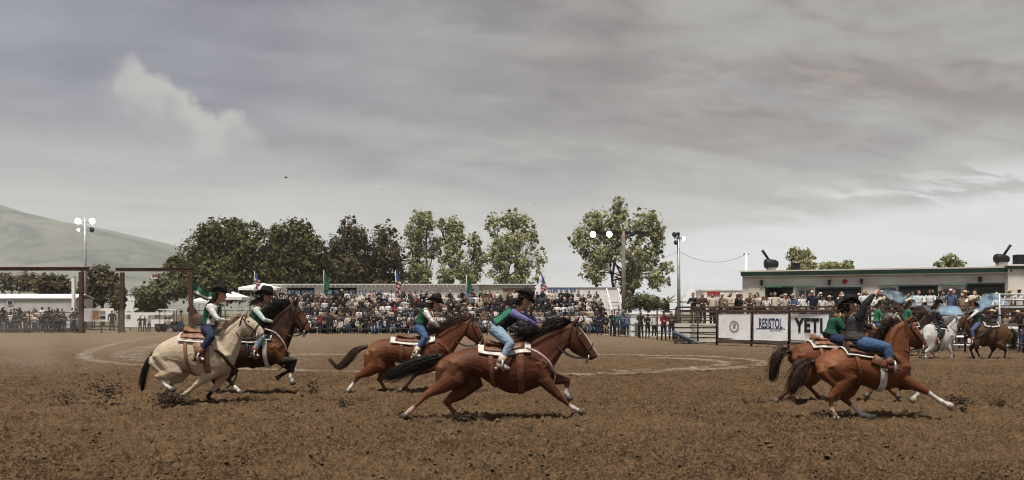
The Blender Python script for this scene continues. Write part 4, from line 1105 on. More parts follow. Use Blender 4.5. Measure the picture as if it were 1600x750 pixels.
class Horse:
    def __init__(s, sp):
        s.sp = sp; Z = s.Z = sp['Z']; s.k = Z / F; s.hd = sp.get('heading', 1)
        s.lat = Vector((0, 1, 0))
        s.base = Vector((XP(sum(r[0] for r in sp['trunk']) / len(sp['trunk']), Z), Z, 0.0))
        s.o = empty('horse', s.base, sp['label'], 'horse', sp.get('group'))
        s.trunk, s.neck, s.head = (s.dense(sp[q]) for q in ('trunk', 'neck', 'head'))
        s.body()

    def pt(s, px, py, d=0.0): return P(px, py, s.Z + d)

    def dense(s, rows, k=3):
        A = [s.pt(r[0], r[1]) for r in rows]; B = [s.pt(r[2], r[3]) for r in rows]; w = [r[4] for r in rows]
        A, w2 = cr(A, w, k); B, _ = cr(B, w, k)
        return [(a, b, c) for a, b, c in zip(A, B, w2)]

    def at(s, strip, t):
        n = len(strip) - 1; x = min(max(t, 0), 1) * n; i = min(int(x), n - 1); f = x - i
        a, b = strip[i], strip[i + 1]
        return a[0].lerp(b[0], f), a[1].lerp(b[1], f), a[2] * (1 - f) + b[2] * f

    def surf(s, strip, t, ang, off=0.0):
        A, B, w = s.at(strip, t); c = (A + B) / 2; h = (A - B) / 2; L = h.length
        return c + h * (math.cos(ang) * (L + off) / L) + s.lat * (math.sin(ang) * (w + off))

    def rings(s, strip, n=18, egg=0.0):
        out = []
        for A, B, w in strip:
            c, h = (A + B) / 2, (A - B) / 2
            out.append([c + h * math.cos(q) + s.lat * (math.sin(q) * w * (1 - egg * math.cos(q))) for q in (2 * math.pi * j / n for j in range(n))])
        return out

    def leg(s, mb, kind, J, d):
        """J: five joints in photo pixels; d: sideways offset from the horse's middle."""
        near = d
        p = [s.pt(J[0][0], J[0][1], near * 0.55), s.pt(J[1][0], J[1][1], near * 0.95)] + [s.pt(q[0], q[1], near * 1.0) for q in J[2:]]
        if kind == 'hind':
            r = [0.23, 0.185, 0.125, 0.075, 0.062, 0.044, 0.036, 0.037, 0.048, 0.037, 0.046]
            pts = [p[0], p[1], p[1].lerp(p[2], .5), p[1].lerp(p[2], .86), p[2], p[2].lerp(p[3], .25), p[2].lerp(p[3], .5), p[2].lerp(p[3], .8), p[3], p[3].lerp(p[4], .3), p[3].lerp(p[4], .52)]
            ls = [.62, .60, .66, .8, .9, .9, .95, 1, 1, 1, 1]
        else:
            r = [0.165, 0.120, 0.090, 0.064, 0.058, 0.045, 0.036, 0.036, 0.046, 0.035, 0.045]
            pts = [p[0], p[1], p[1].lerp(p[2], .45), p[1].lerp(p[2], .82), p[2], p[2].lerp(p[3], .22), p[2].lerp(p[3], .5), p[2].lerp(p[3], .8), p[3], p[3].lerp(p[4], .3), p[3].lerp(p[4], .52)]
            ls = [.68, .75, .85, .9, .95, .95, 1, 1, 1, 1, 1]
        mb.tube(pts, r, 12, lat=s.lat, ls=ls)
        if kind == 'hind':          # point of hock
            back = (p[2] - p[1].lerp(p[3], .5)).normalized() * 0.05
            mb.tube([p[2].lerp(p[1], .3) + back * .2, p[2] + back, p[2].lerp(p[3], .2)], [0.03, 0.034, 0.03], 8)
        s.hooves.append((p[3].lerp(p[4], .48), p[4], p[3]))
        return p

    def body(s):
        sp = s.sp; mb = MB(); s.hooves = []
        mb.loft(s.rings(s.trunk, 22)); mb.loft(s.rings(s.neck, 18, 0.18)); mb.loft(s.rings(s.head, 16, -0.12))
        # muscle masses: haunch, shoulder, jowl
        LP = {}
        for key, J in sp['legs'].items():
            kind = 'hind' if 'hind' in key else 'fore'; near = -1 if 'near' in key else 1
            d = near * (0.155 if kind == 'hind' else 0.135)
            LP[key] = s.leg(mb, kind, J, d)
        s.LP = LP
        for ear in (-1, 1):
            a, b = sp['ear']; bp, tp = s.pt(*a, ear * .055), s.pt(*b, ear * .075)
            mb.tube([bp, bp.lerp(tp, .45), tp], [0.034, 0.034, 0.014], 8)
        for e, side in ((-1, 'near'), (1, 'far')):
            st_, el_ = LP[side + '_hind'][1], LP[side + '_fore'][1]
            mb.tube([s.surf(s.trunk, .27, e * .8, -.10), s.surf(s.trunk, .17, e * 1.2, -.085), st_], [.08, .12, .105], 10)            # haunch
            mb.tube([s.surf(s.trunk, .76, e * .55, -.045), s.surf(s.trunk, .88, e * 1.25, -.05), LP[side + '_fore'][0].lerp(el_, .3)], [.05, .085, .09], 10)   # shoulder blade
            mb.tube([s.surf(s.trunk, .80, e * 1.2, -.05), el_], [.085, .085], 10)                                                        # upper arm
            mb.tube([s.surf(s.neck, t, e * 2.25, -.03) for t in (.05, .4, .75, .95)], [.06, .05, .042, .035], 8)                         # windpipe muscles
            mb.tube([s.surf(s.neck, t, e * .75, -.035) for t in (.05, .4, .75, .95)], [.06, .052, .045, .04], 8)
            gas = LP[side + '_hind']; fo = LP[side + '_fore']; X = Vector((s.hd, 0, 0))
            mb.tube([s.surf(s.trunk, .06, e * .8, -.05), s.surf(s.trunk, .03, e * 1.5, -.03), gas[1].lerp(gas[2], .45) - X * .05], [.07, .085, .05], 10)   # hamstrings
            mb.tube([s.surf(s.trunk, .40, e * 2.1, -.03), s.surf(s.trunk, .30, e * 1.9, -.04), gas[1]], [.03, .045, .06], 8)                                # flank fold
            mb.tube([gas[1].lerp(gas[2], .15) + s.lat * (e * .03), gas[1].lerp(gas[2], .5) + s.lat * (e * .03), gas[2].lerp(gas[1], .12)], [.07, .055, .025], 8)  # gaskin
            mb.tube([fo[1] + X * .03 + s.lat * (e * .02), fo[1].lerp(fo[2], .35) + X * .03 + s.lat * (e * .02), fo[2].lerp(fo[1], .1)], [.075, .056, .028], 8)    # forearm
            mb.tube([fo[2] - X * .012, fo[2].lerp(fo[3], .5) - X * .026, fo[3] - X * .012], [.026, .016, .024], 6)                                            # tendons
            mb.tube([gas[2] - X * .02, gas[2].lerp(gas[3], .5) - X * .026, gas[3] - X * .012], [.026, .016, .024], 6)
            mb.ball(s.surf(s.trunk, .93, e * 1.0, -.085), (.08, .06, .08), 10, 8)                                                                          # breast
            mb.ball(s.surf(s.head, .24, e * 1.9, -.035), (.06, .03, .06), 10, 8)                                                         # jowl
            mb.ball(s.surf(s.head, .30, e * .85, -.018), .032, 8, 6)                                                                     # brow
            mb.tube([s.surf(s.head, .38, e * 1.35, -.012), s.surf(s.head, .62, e * 1.3, -.012)], [.014, .012], 6)                        # cheek ridge
            mb.ball(s.surf(s.head, .93, e * 1.1, -.012), .026, 8, 6)                                                                     # nostril
        vox = sp.get('voxel', 0.0125)
        me = remesh(mb, 'body', vox, 8 if vox < .02 else 3, s.base)
        regs = []
        for c in sp.get('marks', []):
            regs.append(c(s) if callable(c) else c)
        flat = []
        for r in regs: flat.extend(r if isinstance(r, list) else [r])
        for e in (-1, 1): flat.append((s.surf(s.head, .95, e * 1.1, .008), s.surf(s.head, .95, e * 1.25, .008), .014, .014, (.015, .01, .01), .016))
        flat.append((s.surf(s.head, .99, 2.4, 0), s.surf(s.head, .84, -2.0, .004), .006, .006, (.02, .013, .012), .02))
        paint(me, sp['coat'], flat, s.base)
        mesh_obj('body', me, M_COAT, s.o)
        for (c0, c1, f) in s.hooves:
            mb = MB(); dr = (c1 - c0).normalized(); mb.tube([c0, c0 + dr * .02, c0 + dr * .085], [.046, .05, .062], 12); mb.build('hoof', M_HOOF_W if sp.get('pale_hoof') else M_HOOF, s.o, True)
        for e in (-1, 1):
            p = s.surf(s.head, .30, e * 0.95, -.004); mb = MB(); mb.ball(p, .021, 8, 6); mb.build('eye', M_EYE, s.o, True)
        s.mane(); s.tail()

    def strand(s, mb, pts, r):
        n = len(pts); mb.tube(pts, [r * (1 - .85 * (i / (n - 1)) ** 1.5) for i in range(n)], 4)

    def mane(s):
        sp = s.sp; mb = MB(); n = int(sp.get('mane_n', 170) * 3.0); rr = random.Random(3 + int(s.Z * 10)); x = -s.hd
        for i in range(n):
            t = rr.uniform(.04, 1.0); A, B, w = s.at(s.neck, t)
            up = (A - B).normalized(); p = A - up * .015 + s.lat * rr.uniform(-.025, .025)
            l = rr.uniform(.12, .30) * sp.get('mane_l', 1); dr = Vector((x * rr.uniform(.5, 1.1), -rr.uniform(-.1, .5), rr.uniform(-.35, .35))); dr.normalize()
            p1 = p + up * rr.uniform(.025, .07) + dr * l * .25
            s.strand(mb, [p, p1, p1 + dr * l * .5 + Vector((0, 0, -.02)), p1 + dr * l + Vector((0, -.02, -.09 * rr.random()))], rr.uniform(.004, .010))
        A, B, w = s.at(s.head, .02)
        for i in range(26):          # forelock
            q = A + s.lat * rr.uniform(-.03, .03); l = rr.uniform(.08, .18)
            s.strand(mb, [q, q + Vector((s.hd * .03, 0, .02)), q + Vector((s.hd * .06 * rr.random(), rr.uniform(-.03, .03), -l))], .012)
        mb.build('mane', sp['hair'], s.o, True)

    def tail(s):
        sp = s.sp; mb = MB(); rr = random.Random(9 + int(s.Z * 10)); T = [s.pt(*q) for q in sp['tail']]
        rad = [.04] * len(T); T, _ = cr(T, rad, 3); n = len(T)
        mb.tube(T[:max(3, n // 3)], [.05 - .03 * i / max(2, n // 3) for i in range(max(3, n // 3))], 8)
        wid = sp.get('tail_w', .09)
        for i in range(int(sp.get('tail_n', 190) * 3.4)):
            off = Vector((rr.gauss(0, 1), rr.gauss(0, 1) * .7, rr.gauss(0, 1))) * wid * rr.choice((.4, .55, .55, .85))
            i0 = int(rr.uniform(0, n * .3)); i1 = min(n - 1, int(rr.uniform(n * .55, n + 2)))
            if i1 - i0 < 3: continue
            idx = [i0 + round((i1 - i0) * q / 5) for q in range(6)]
            pts = []
            for j, a in enumerate(idx):
                f = a / (n - 1); env = math.sin(min(1, .15 + f * 1.05) * 2.7) ** .8 if sp.get('whip') else (.25 + .75 * math.sin(min(1, f * 1.0) * 2.4))
                pts.append(T[a] + off * max(env, .08) * (.7 + .6 * f))
            s.strand(mb, pts, rr.uniform(.003, .0085))
        mb.build('tail', sp['hair'], s.o, True)

    # -------- tack
    def patch(s, mb, t0, t1, a0, a1, off, thick, nt=8, na=14, strip=None):
        st = strip or s.trunk; vs, fs = [], []
        for layer in (off, off + thick):
            for i in range(nt + 1):
                for j in range(na + 1): vs.append(s.surf(st, t0 + (t1 - t0) * i / nt, a0 + (a1 - a0) * j / na, layer))
        N = (nt + 1) * (na + 1); W = na + 1
        for i in range(nt):
            for j in range(na):
                a = i * W + j; fs.append((a, a + W, a + W + 1, a + 1)); fs.append((N + a, N + a + 1, N + a + W + 1, N + a + W))
        for i in range(nt):
            a, b = i * W, i * W + na
            fs.append((a, N + a, N + a + W, a + W)); fs.append((b, b + W, N + b + W, N + b))
        for j in range(na):
            a, b = j, nt * W + j
            fs.append((a, a + 1, N + a + 1, N + a)); fs.append((b, N + b, N + b + 1, b + 1))
        mb.add(vs, fs)

    def bridle(s, mat_=None, reins=None):
        mat_ = mat_ or M_DKLEA; H = s.head; o = .012
        mb = MB()
        def band(t, a0=0, a1=2 * math.pi, n=20, r=.011): mb.tube([s.surf(H, t, a0 + (a1 - a0) * j / n, o) for j in range(n + 1)], r, 5)
        band(.62); band(.05)
        for e in (-1, 1):
            mb.tube([s.surf(H, t, e * q, o) for t, q in ((.08, .9), (.3, 1.35), (.62, 1.5), (.80, 2.0))], .011, 5)
            mb.tube([s.surf(H, t, e * q, o) for t, q in ((.12, 0.0), (.16, .7), (.2, 1.2))], .010, 5)
            mb.tube([s.surf(H, .05, e * 1.2, o), s.surf(H, .1, e * 2.4, o), s.surf(H, .1, e * 3.1, o)], .009, 5)
        mb.build('bridle', mat_, s.o, True)
        mb = MB()
        for e in (-1, 1): mb.tube([s.surf(H, .80, e * 2.0, .02) + Vector((0, 0, .04)), s.surf(H, .82, e * 2.1, .02), s.surf(H, .8, e * 2.4, .02) + Vector((0, 0, -.07))], .012, 6)
        mb.build('bit', M_STIR, s.o, True)
        if reins:
            for e, hnd in zip((-1, 1), reins):
                mb = MB(); a = s.surf(H, .80, e * 2.2, .02); b = Vector(hnd); m = a.lerp(b, .45) + Vector((0, 0, -.16)); m.y = min(m.y, s.Z - .14) if e < 0 else max(m.y, s.Z + .14)
                mb.tube([a, m, b], .011, 5, smooth=5); mb.build('rein', M_ROPE, s.o, True)

    def breast_collar(s, px, mat_=None, r=.03):
        """px: run along the near side, saddle to chest, in photo pixels; mirrored on the far side."""
        mb = MB(); n = len(px)
        for e in (-1, 1):
            pts = []
            for i, q in enumerate(px):
                d = .285 - .14 * (i / (n - 1)) ** 1.6
                pts.append(s.pt(q[0], q[1], e * d))
            pts.append(s.pt(px[-1][0] + s.hd * 5, px[-1][1] + 4, 0))
            mb.tube(pts, r, 6, smooth=4, lat=s.lat, ls=.45)
        q = px[-1]; mb.tube([s.pt(q[0] + s.hd * 4, q[1] + 4, 0), s.pt(q[0] + s.hd * 1, q[1] + 18, 0), s.pt(q[0] - s.hd * 12, q[1] + 30, 0)], .016, 5, smooth=3)
        mb.build('breast_collar', mat_ or M_BREAST, s.o, True)

    def saddle(s, t0, t1, label, pad=None, leather=None, foot=None, group='western saddles on the racing horses', girths=True, am=.92):
        """t0..t1: stretch of the trunk covered by the pad. A thing of its own, resting on the horse."""
        pad = pad or M_PADW; leather = leather or M_LEATHER; tr = s.trunk
        base = s.surf(tr, (t0 + t1) / 2, 0, .0)
        o = empty('western_saddle', base, label, 'saddle', group)
        L = t1 - t0
        mb = MB(); s.patch(mb, t0, t1, -am, am, .014, .022); mb.build('saddle_pad', pad, o, True)
        mb = MB()
        s.patch(mb, t0 - .002, t0 + L * .03, -am - .01, am + .01, .018, .024, 1, 14); s.patch(mb, t1 - L * .03, t1 + .002, -am - .01, am + .01, .018, .024, 1, 14)
        s.patch(mb, t0, t1, -am - .015, -am + .05, .018, .024, 8, 1); s.patch(mb, t0, t1, am - .05, am + .015, .018, .024, 8, 1); mb.build('pad_binding', M_PADW, o, True)
        mb = MB(); s.patch(mb, t0 + L * .10, t1 - L * .12, -am * .8, am * .8, .038, .018); mb.build('skirt', leather, o, True)
        mb = MB(); rings = []
        prof = ((.12, .05, .12), (.17, .13, .17), (.23, .10, .165), (.36, .06, .15), (.6, .06, .13), (.74, .09, .11), (.82, .11, .085), (.88, .06, .05))
        rng = prof if s.hd > 0 else prof
        for f, h, w in rng:
            t = t0 + L * f; c = s.surf(tr, t, 0, .05); up = (c - s.surf(tr, t, math.pi, 0)).normalized(); c = c + up * (h * .5 - .03)
            rings.append([c + up * (math.cos(q) * h * .55) + s.lat * (math.sin(q) * w) for q in (2 * math.pi * j / 12 for j in range(12))])
        mb.loft(rings); mb.build('seat', leather, o, True)
        t = t0 + L * .84; c = s.surf(tr, t, 0, .10); mb = MB(); mb.tube([c, c + Vector((s.hd * .02, 0, .08)), c + Vector((s.hd * .03, 0, .10)), c + Vector((s.hd * .035, 0, .125))], [.022, .018, .042, .036], 10); mb.build('horn', M_DKLEA, o, True)
        for e in (-1, 1):
            a = s.surf(tr, t0 + L * .55, e * 1.0, .065)
            f = Vector(foot) if foot else a + Vector((0, 0, -.5)); f = Vector((f.x, s.Z + e * abs(f.y - s.Z), f.z))
            mb = MB(); m = a.lerp(f, .5); m.y = s.Z + e * (abs(f.y - s.Z) - .015)
            mb.tube([a, m, f + Vector((0, 0, .13))], [.075, .065, .03], 8, lat=s.lat, ls=.22); mb.build('fender', leather, o, True)
            mb = MB(); mb.tube([f + Vector((math.sin(q) * .018, math.sin(q) * .075, .05 - math.cos(q) * .085)) for q in (2 * math.pi * j / 16 for j in range(17))], [.02] * 17, 6); mb.build('stirrup', M_STIR, o, True)
        if girths:
            for f, w_, mm in ((.78, .028, M_PADW if pad is M_PADK else leather), (.22, .018, leather)):
                mb = MB(); t = t0 + L * f; s.patch(mb, t - w_, t + w_, am - .1, 2 * math.pi - am + .1, .012, .012, 1, 22); mb.build('girth', mm, o, True)
        return o


def sock(key, up, col, soft=.03):
    """white or dark lower leg; up: how far up from the fetlock towards the knee or hock"""
    def f(s):
        p = s.LP[key]; e = p[3].lerp(p[2], up)
        return [(e, p[3], .065, .075, col, soft), (p[3], p[4], .075, .09, col, soft)]
    return f


def legcol(key, col, frm=.3):
    def f(s):
        p = s.LP[key]
        return [(p[1].lerp(p[2], frm), p[2], .09, .10, col, .10), (p[2], p[3], .10, .08, col, .05), (p[3], p[4], .08, .09, col, .05)]
    return f


def muzzle(col, r=.07):
    def f(s): A, B, w = s.at(s.head, .93); c = (A + B) / 2; return (c, c + (A - B) * .1, r, r, col, .06)
    return f


def blaze(col, w=.022, t0=.22, t1=.9):
    def f(s): return [(s.at(s.head, a)[0], s.at(s.head, b)[0], w, w, col, .02) for a, b in ((t0, (t0 + t1) / 2), ((t0 + t1) / 2, t1))]
    return f


def onbody(strip, t, ang, ra, col, soft, t2=None, ang2=None, rb=None):
    def f(s): st = getattr(s, strip); a = s.surf(st, t, ang); b = s.surf(st, t2 if t2 is not None else t, ang2 if ang2 is not None else ang); return [(a, b, ra, rb or ra, col, soft)]
    return f


BLK, WHT = (.008, .006, .005), (.52, .49, .44)
HAIR_K = hair_mat('black_horse_hair', (.010, .0075, .006)); HAIR_B = hair_mat('brown_horse_hair', (.045, .02, .012)); HAIR_R = hair_mat('red_horse_hair', (.085, .036, .02)); HAIR_W = hair_mat('pale_horse_hair', (.40, .37, .33))
SOR = (.185, .066, .030); SOR_D = (.09, .032, .017); SOR_L = (.27, .12, .06)

H = {}
H['front'] = Horse(dict(Z=13.35, label='dark sorrel horse at full stretch carrying the rider in purple sleeves', coat=(0.0642, 0.0209, 0.0094), hair=HAIR_K, group='galloping horses',
    trunk=[(684, 565, 690, 586, .15), (697, 556, 704, 590, .225), (716, 548, 724, 588, .26), (740, 542, 745, 587, .245), (765, 543, 770, 602, .275), (790, 542, 795, 614, .29), (815, 536, 818, 613, .275), (838, 540, 836, 607, .24), (855, 555, 852, 599, .19), (866, 569, 860, 590, .11)],
    neck=[(818, 532, 850, 594, .17), (840, 522, 866, 573, .135), (862, 513, 876, 556, .105), (884, 506, 884, 546, .09), (893, 503, 890, 542, .082)],
    head=[(892, 503, 885, 536, .08), (902, 507, 891, 548, .095), (911, 517, 900, 554, .085), (920, 530, 906, 557, .062), (927, 541, 911, 560, .056), (933, 551, 916, 562, .054), (935, 557, 924, 563, .034)],
    ear=((896, 507), (906, 495)),
    legs=dict(near_hind=[(714, 566), (708, 592), (668, 616), (641, 642), (628, 653)], far_hind=[(722, 570), (738, 601), (697, 628), (712, 647), (717, 655)],
              near_fore=[(843, 570), (850, 594), (875, 621), (896, 638), (912, 645)], far_fore=[(846, 574), (860, 591), (887, 595), (884, 614), (891, 624)]),
    tail=[(690, 556), (670, 562), (640, 573), (604, 591)], tail_w=.07, tail_n=230, mane_l=1.1,
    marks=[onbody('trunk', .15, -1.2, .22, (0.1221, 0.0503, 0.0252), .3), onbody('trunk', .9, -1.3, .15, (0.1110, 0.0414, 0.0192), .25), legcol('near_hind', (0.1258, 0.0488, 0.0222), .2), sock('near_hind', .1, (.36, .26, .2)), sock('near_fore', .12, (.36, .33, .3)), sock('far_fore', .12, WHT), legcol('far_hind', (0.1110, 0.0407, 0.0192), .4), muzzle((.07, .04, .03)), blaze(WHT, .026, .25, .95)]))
H['second'] = Horse(dict(Z=17.8, label='red sorrel horse with one white hind sock, second behind the stretched dark sorrel', coat=(0.0909, 0.0298, 0.0120), hair=HAIR_B, group='galloping horses', whip=True,
    trunk=[(571, 547, 578, 561, .15), (580, 537, 587, 572, .23), (594, 530, 600, 569, .26), (615, 529, 618, 566, .255), (640, 531, 642, 572, .28), (662, 530, 664, 576, .28), (682, 524, 682, 573, .26), (697, 534, 696, 567, .2), (707, 545, 704, 560, .12)],
    neck=[(680, 521, 702, 562, .16), (697, 511, 712, 545, .125), (715, 504, 722, 530, .1), (734, 498, 727, 524, .085)],
    head=[(733, 498, 725, 521, .08), (742, 501, 731, 529, .095), (748, 511, 738, 533, .083), (753, 521, 743, 537, .06), (757, 530, 748, 540, .055), (757, 536, 752, 541, .038)],
    ear=((737, 501), (740, 489)),
    legs=dict(near_hind=[(590, 548), (590, 572), (560, 588), (548, 605), (540, 615)], far_hind=[(596, 550), (606, 575), (593, 593), (602, 609), (605, 616)],
              near_fore=[(690, 552), (680, 572), (650, 584), (634, 604), (622, 612)], far_fore=[(696, 550), (704, 566), (717, 582), (705, 598), (699, 604)]),
    tail=[(574, 541), (557, 547), (545, 562), (529, 575), (515, 561)], tail_w=.05, tail_n=120,
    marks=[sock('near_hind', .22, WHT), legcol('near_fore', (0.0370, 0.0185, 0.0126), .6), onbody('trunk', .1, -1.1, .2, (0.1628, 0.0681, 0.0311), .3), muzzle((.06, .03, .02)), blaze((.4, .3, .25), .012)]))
H['palomino'] = Horse(dict(Z=15.45, label='cream palomino horse with a dark tail leaning into the turn', coat=(0.40, 0.325, 0.235), hair=hair_mat('cream_horse_hair', (.50, .40, .29)), group='galloping horses', mane_l=.6, mane_n=90,
    trunk=[(238, 556, 247, 577, .14), (245, 543, 255, 581, .22), (258, 533, 269, 575, .26), (280, 523, 290, 578, .255), (300, 522, 306, 586, .28), (322, 523, 326, 591, .28), (342, 527, 344, 589, .25), (357, 538, 355, 583, .2), (367, 552, 361, 575, .12)],
    neck=[(336, 524, 364, 574, .17), (352, 513, 374, 548, .135), (366, 502, 377, 532, .11), (380, 493, 380, 520, .088)],
    head=[(380, 492, 374, 515, .08), (388, 494, 378, 521, .095), (396, 499, 386, 525, .085), (404, 506, 393, 526, .063), (411, 514, 400, 528, .057), (413, 520, 406, 529, .042)],
    ear=((383, 494), (386, 483)),
    legs=dict(near_hind=[(264, 556), (270, 582), (247, 588), (261, 603), (273, 611)], far_hind=[(268, 556), (286, 584), (270, 596), (262, 611), (256, 619)],
              near_fore=[(350, 560), (328, 584), (306, 602), (291, 614), (283, 621)], far_fore=[(352, 562), (348, 586), (338, 604), (325, 619), (332, 632)]),
    tail=[(240, 552), (231, 566), (225, 586), (222, 610)], tail_w=.035, tail_n=120,
    marks=[sock('near_hind', .3, (.62, .60, .55)), sock('far_fore', .3, BLK), sock('far_hind', .6, (.25, .18, .12)), legcol('near_hind', (0.3700, 0.2664, 0.1628), .5), onbody('trunk', .55, math.pi, .12, (0.3108, 0.2220, 0.1406), .2, .8), muzzle((.5, .42, .36), .05), sock('near_hind', .3, (.62, .60, .55))]))  # the trunk mark paints underside shade into the belly colour
H['palomino'].o.children[[c.name.split('.')[0] for c in H['palomino'].o.children].index('tail')].data.materials[0] = HAIR_K
H['bay'] = Horse(dict(Z=17.4, label='dark bay horse with a black mane and white feet behind the palomino', coat=(0.0252, 0.0104, 0.0059), hair=HAIR_K, group='galloping horses', mane_l=1.1, mane_n=240,
    trunk=[(330, 545, 336, 565, .16), (340, 532, 346, 574, .24), (358, 526, 362, 576, .27), (380, 526, 384, 574, .28), (402, 527, 406, 574, .285), (420, 522, 422, 572, .27), (436, 527, 436, 567, .23), (447, 540, 446, 561, .13)],
    neck=[(415, 510, 444, 560, .17), (428, 492, 455, 532, .13), (443, 480, 460, 517, .105), (455, 473, 460, 507, .088)],
    head=[(454, 473, 452, 500, .08), (466, 477, 456, 508, .095), (474, 487, 464, 513, .085), (480, 499, 470, 518, .062), (484, 509, 474, 522, .056), (484, 517, 478, 523, .042)],
    ear=((460, 476), (466, 463)),
    legs=dict(near_hind=[(352, 548), (362, 572), (356, 592), (369, 607), (379, 616)], far_hind=[(356, 550), (350, 578), (334, 594), (340, 608), (345, 614)],
              near_fore=[(438, 550), (440, 564), (461, 563), (454, 589), (459, 602)], far_fore=[(440, 552), (442, 566), (457, 577), (441, 585), (433, 591)]),
    tail=[(332, 545), (318, 552), (304, 566)],
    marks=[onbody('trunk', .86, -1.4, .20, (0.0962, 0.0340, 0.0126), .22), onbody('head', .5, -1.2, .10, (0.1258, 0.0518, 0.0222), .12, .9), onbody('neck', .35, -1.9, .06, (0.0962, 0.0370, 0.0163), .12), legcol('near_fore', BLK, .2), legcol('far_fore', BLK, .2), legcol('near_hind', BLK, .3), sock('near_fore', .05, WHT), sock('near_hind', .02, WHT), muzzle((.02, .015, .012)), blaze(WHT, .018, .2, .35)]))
H['right'] = Horse(dict(Z=13.25, label='bright sorrel horse with white stockings under the rider whose arm is raised', coat=(0.1042, 0.0338, 0.0129), hair=HAIR_B, group='galloping horses', mane_l=.7, mane_n=110, pale_hoof=True,
    trunk=[(1271, 569, 1281, 591, .16), (1283, 555, 1294, 598, .245), (1300, 547, 1310, 597, .275), (1322, 545, 1330, 596, .26), (1346, 548, 1352, 604, .285), (1370, 548, 1374, 610, .29), (1394, 546, 1396, 606, .265), (1409, 556, 1409, 598, .2), (1419, 570, 1417, 590, .12)],
    neck=[(1376, 540, 1415, 592, .18), (1383, 521, 1420, 562, .145), (1391, 508, 1419, 545, .115), (1408, 501, 1416, 533, .092)],
    head=[(1409, 500, 1408, 527, .08), (1422, 502, 1414, 537, .095), (1432, 511, 1422, 541, .085), (1440, 522, 1430, 544, .062), (1447, 533, 1437, 547, .056), (1450, 541, 1443, 548, .042)],
    ear=((1417, 503), (1427, 493)),
    legs=dict(near_hind=[(1302, 566), (1326, 592), (1298, 621), (1300, 643), (1308, 656)], far_hind=[(1306, 570), (1334, 600), (1318, 622), (1346, 647), (1374, 655)],
              near_fore=[(1402, 572), (1408, 592), (1446, 611), (1470, 627), (1488, 636)], far_fore=[(1404, 575), (1406, 599), (1429, 604), (1433, 616), (1424, 626)]),
    tail=[(1272, 565), (1255, 569), (1245, 588), (1238, 612)], tail_w=.075, tail_n=200,
    marks=[sock('far_hind', .45, WHT), sock('near_fore', .7, WHT), sock('far_fore', .5, WHT), sock('near_hind', .08, (.38, .25, .18)), onbody('trunk', .16, -1.0, .2, (0.1739, 0.0681, 0.0296), .3), muzzle((.30, .2, .15), .05), blaze(WHT, .028, .35, .95), onbody('trunk', .5, math.pi, .15, (0.0740, 0.0296, 0.0148), .2, .8)]))  # last mark darkens the belly: shade put into the coat colour
H['behind'] = Horse(dict(Z=15.6, label='sorrel horse half hidden beyond the bright sorrel, carrying the rider in green', coat=(0.0989, 0.0328, 0.0129), hair=HAIR_B, group='galloping horses', mane_l=.8, mane_n=120,
    trunk=[(1235, 552, 1243, 567, .16), (1244, 540, 1252, 578, .24), (1262, 535, 1270, 582, .27), (1285, 534, 1290, 582, .28), (1310, 536, 1314, 582, .28), (1334, 534, 1338, 580, .26), (1351, 544, 1351, 572, .17)],
    neck=[(1330, 536, 1354, 570, .16), (1342, 526, 1362, 552, .12), (1354, 517, 1366, 540, .095)],
    head=[(1353, 514, 1356, 534, .08), (1362, 513, 1362, 540, .095), (1370, 520, 1368, 543, .083), (1377, 530, 1372, 547, .06), (1382, 538, 1377, 549, .05)],
    ear=((1357, 517), (1363, 506)),
    legs=dict(near_hind=[(1260, 556), (1262, 582), (1240, 605), (1221, 619), (1209, 629)], far_hind=[(1266, 556), (1276, 584), (1262, 602), (1276, 617), (1284, 625)],
              near_fore=[(1345, 562), (1344, 580), (1366, 596), (1360, 612), (1354, 618)], far_fore=[(1345, 562), (1348, 580), (1378, 598), (1396, 614), (1404, 620)]),
    tail=[(1236, 550), (1221, 550), (1211, 566), (1207, 594)], tail_w=.07, tail_n=150,
    marks=[legcol('near_hind', (0.0444, 0.0222, 0.0148), .6), blaze(WHT, .03, .3, .95)]))
FARG = 'horses at the far rail'
H['white'] = Horse(dict(Z=31.0, label='white horse trotting before the white rail fence', coat=(0.4070, 0.3959, 0.3700), hair=HAIR_W, group=FARG, voxel=.028, mane_n=60, tail_n=80,
    trunk=[(1440, 521, 1446, 538, .2), (1447, 508, 1452, 547, .27), (1462, 506, 1464, 548, .28), (1477, 509, 1477, 546, .26), (1487, 516, 1485, 540, .17)],
    neck=[(1474, 510, 1487, 540, .16), (1484, 502, 1495, 524, .12), (1492, 495, 1500, 512, .09)],
    head=[(1490, 494, 1494, 510, .085), (1498, 495, 1499, 516, .09), (1504, 505, 1501, 521, .06), (1507, 515, 1503, 524, .045)], ear=((1493, 495), (1496, 490)),
    legs=dict(near_hind=[(1451, 524), (1457, 541), (1447, 550), (1446, 558), (1449, 562)], far_hind=[(1454, 526), (1462, 543), (1456, 551), (1461, 558), (1465, 561)],
              near_fore=[(1480, 528), (1481, 540), (1486, 550), (1487, 558), (1490, 562)], far_fore=[(1481, 528), (1484, 540), (1494, 546), (1492, 553), (1489, 557)]),
    tail=[(1441, 516), (1437, 524), (1436, 540)], marks=[muzzle((.3, .28, .27), .05)]))
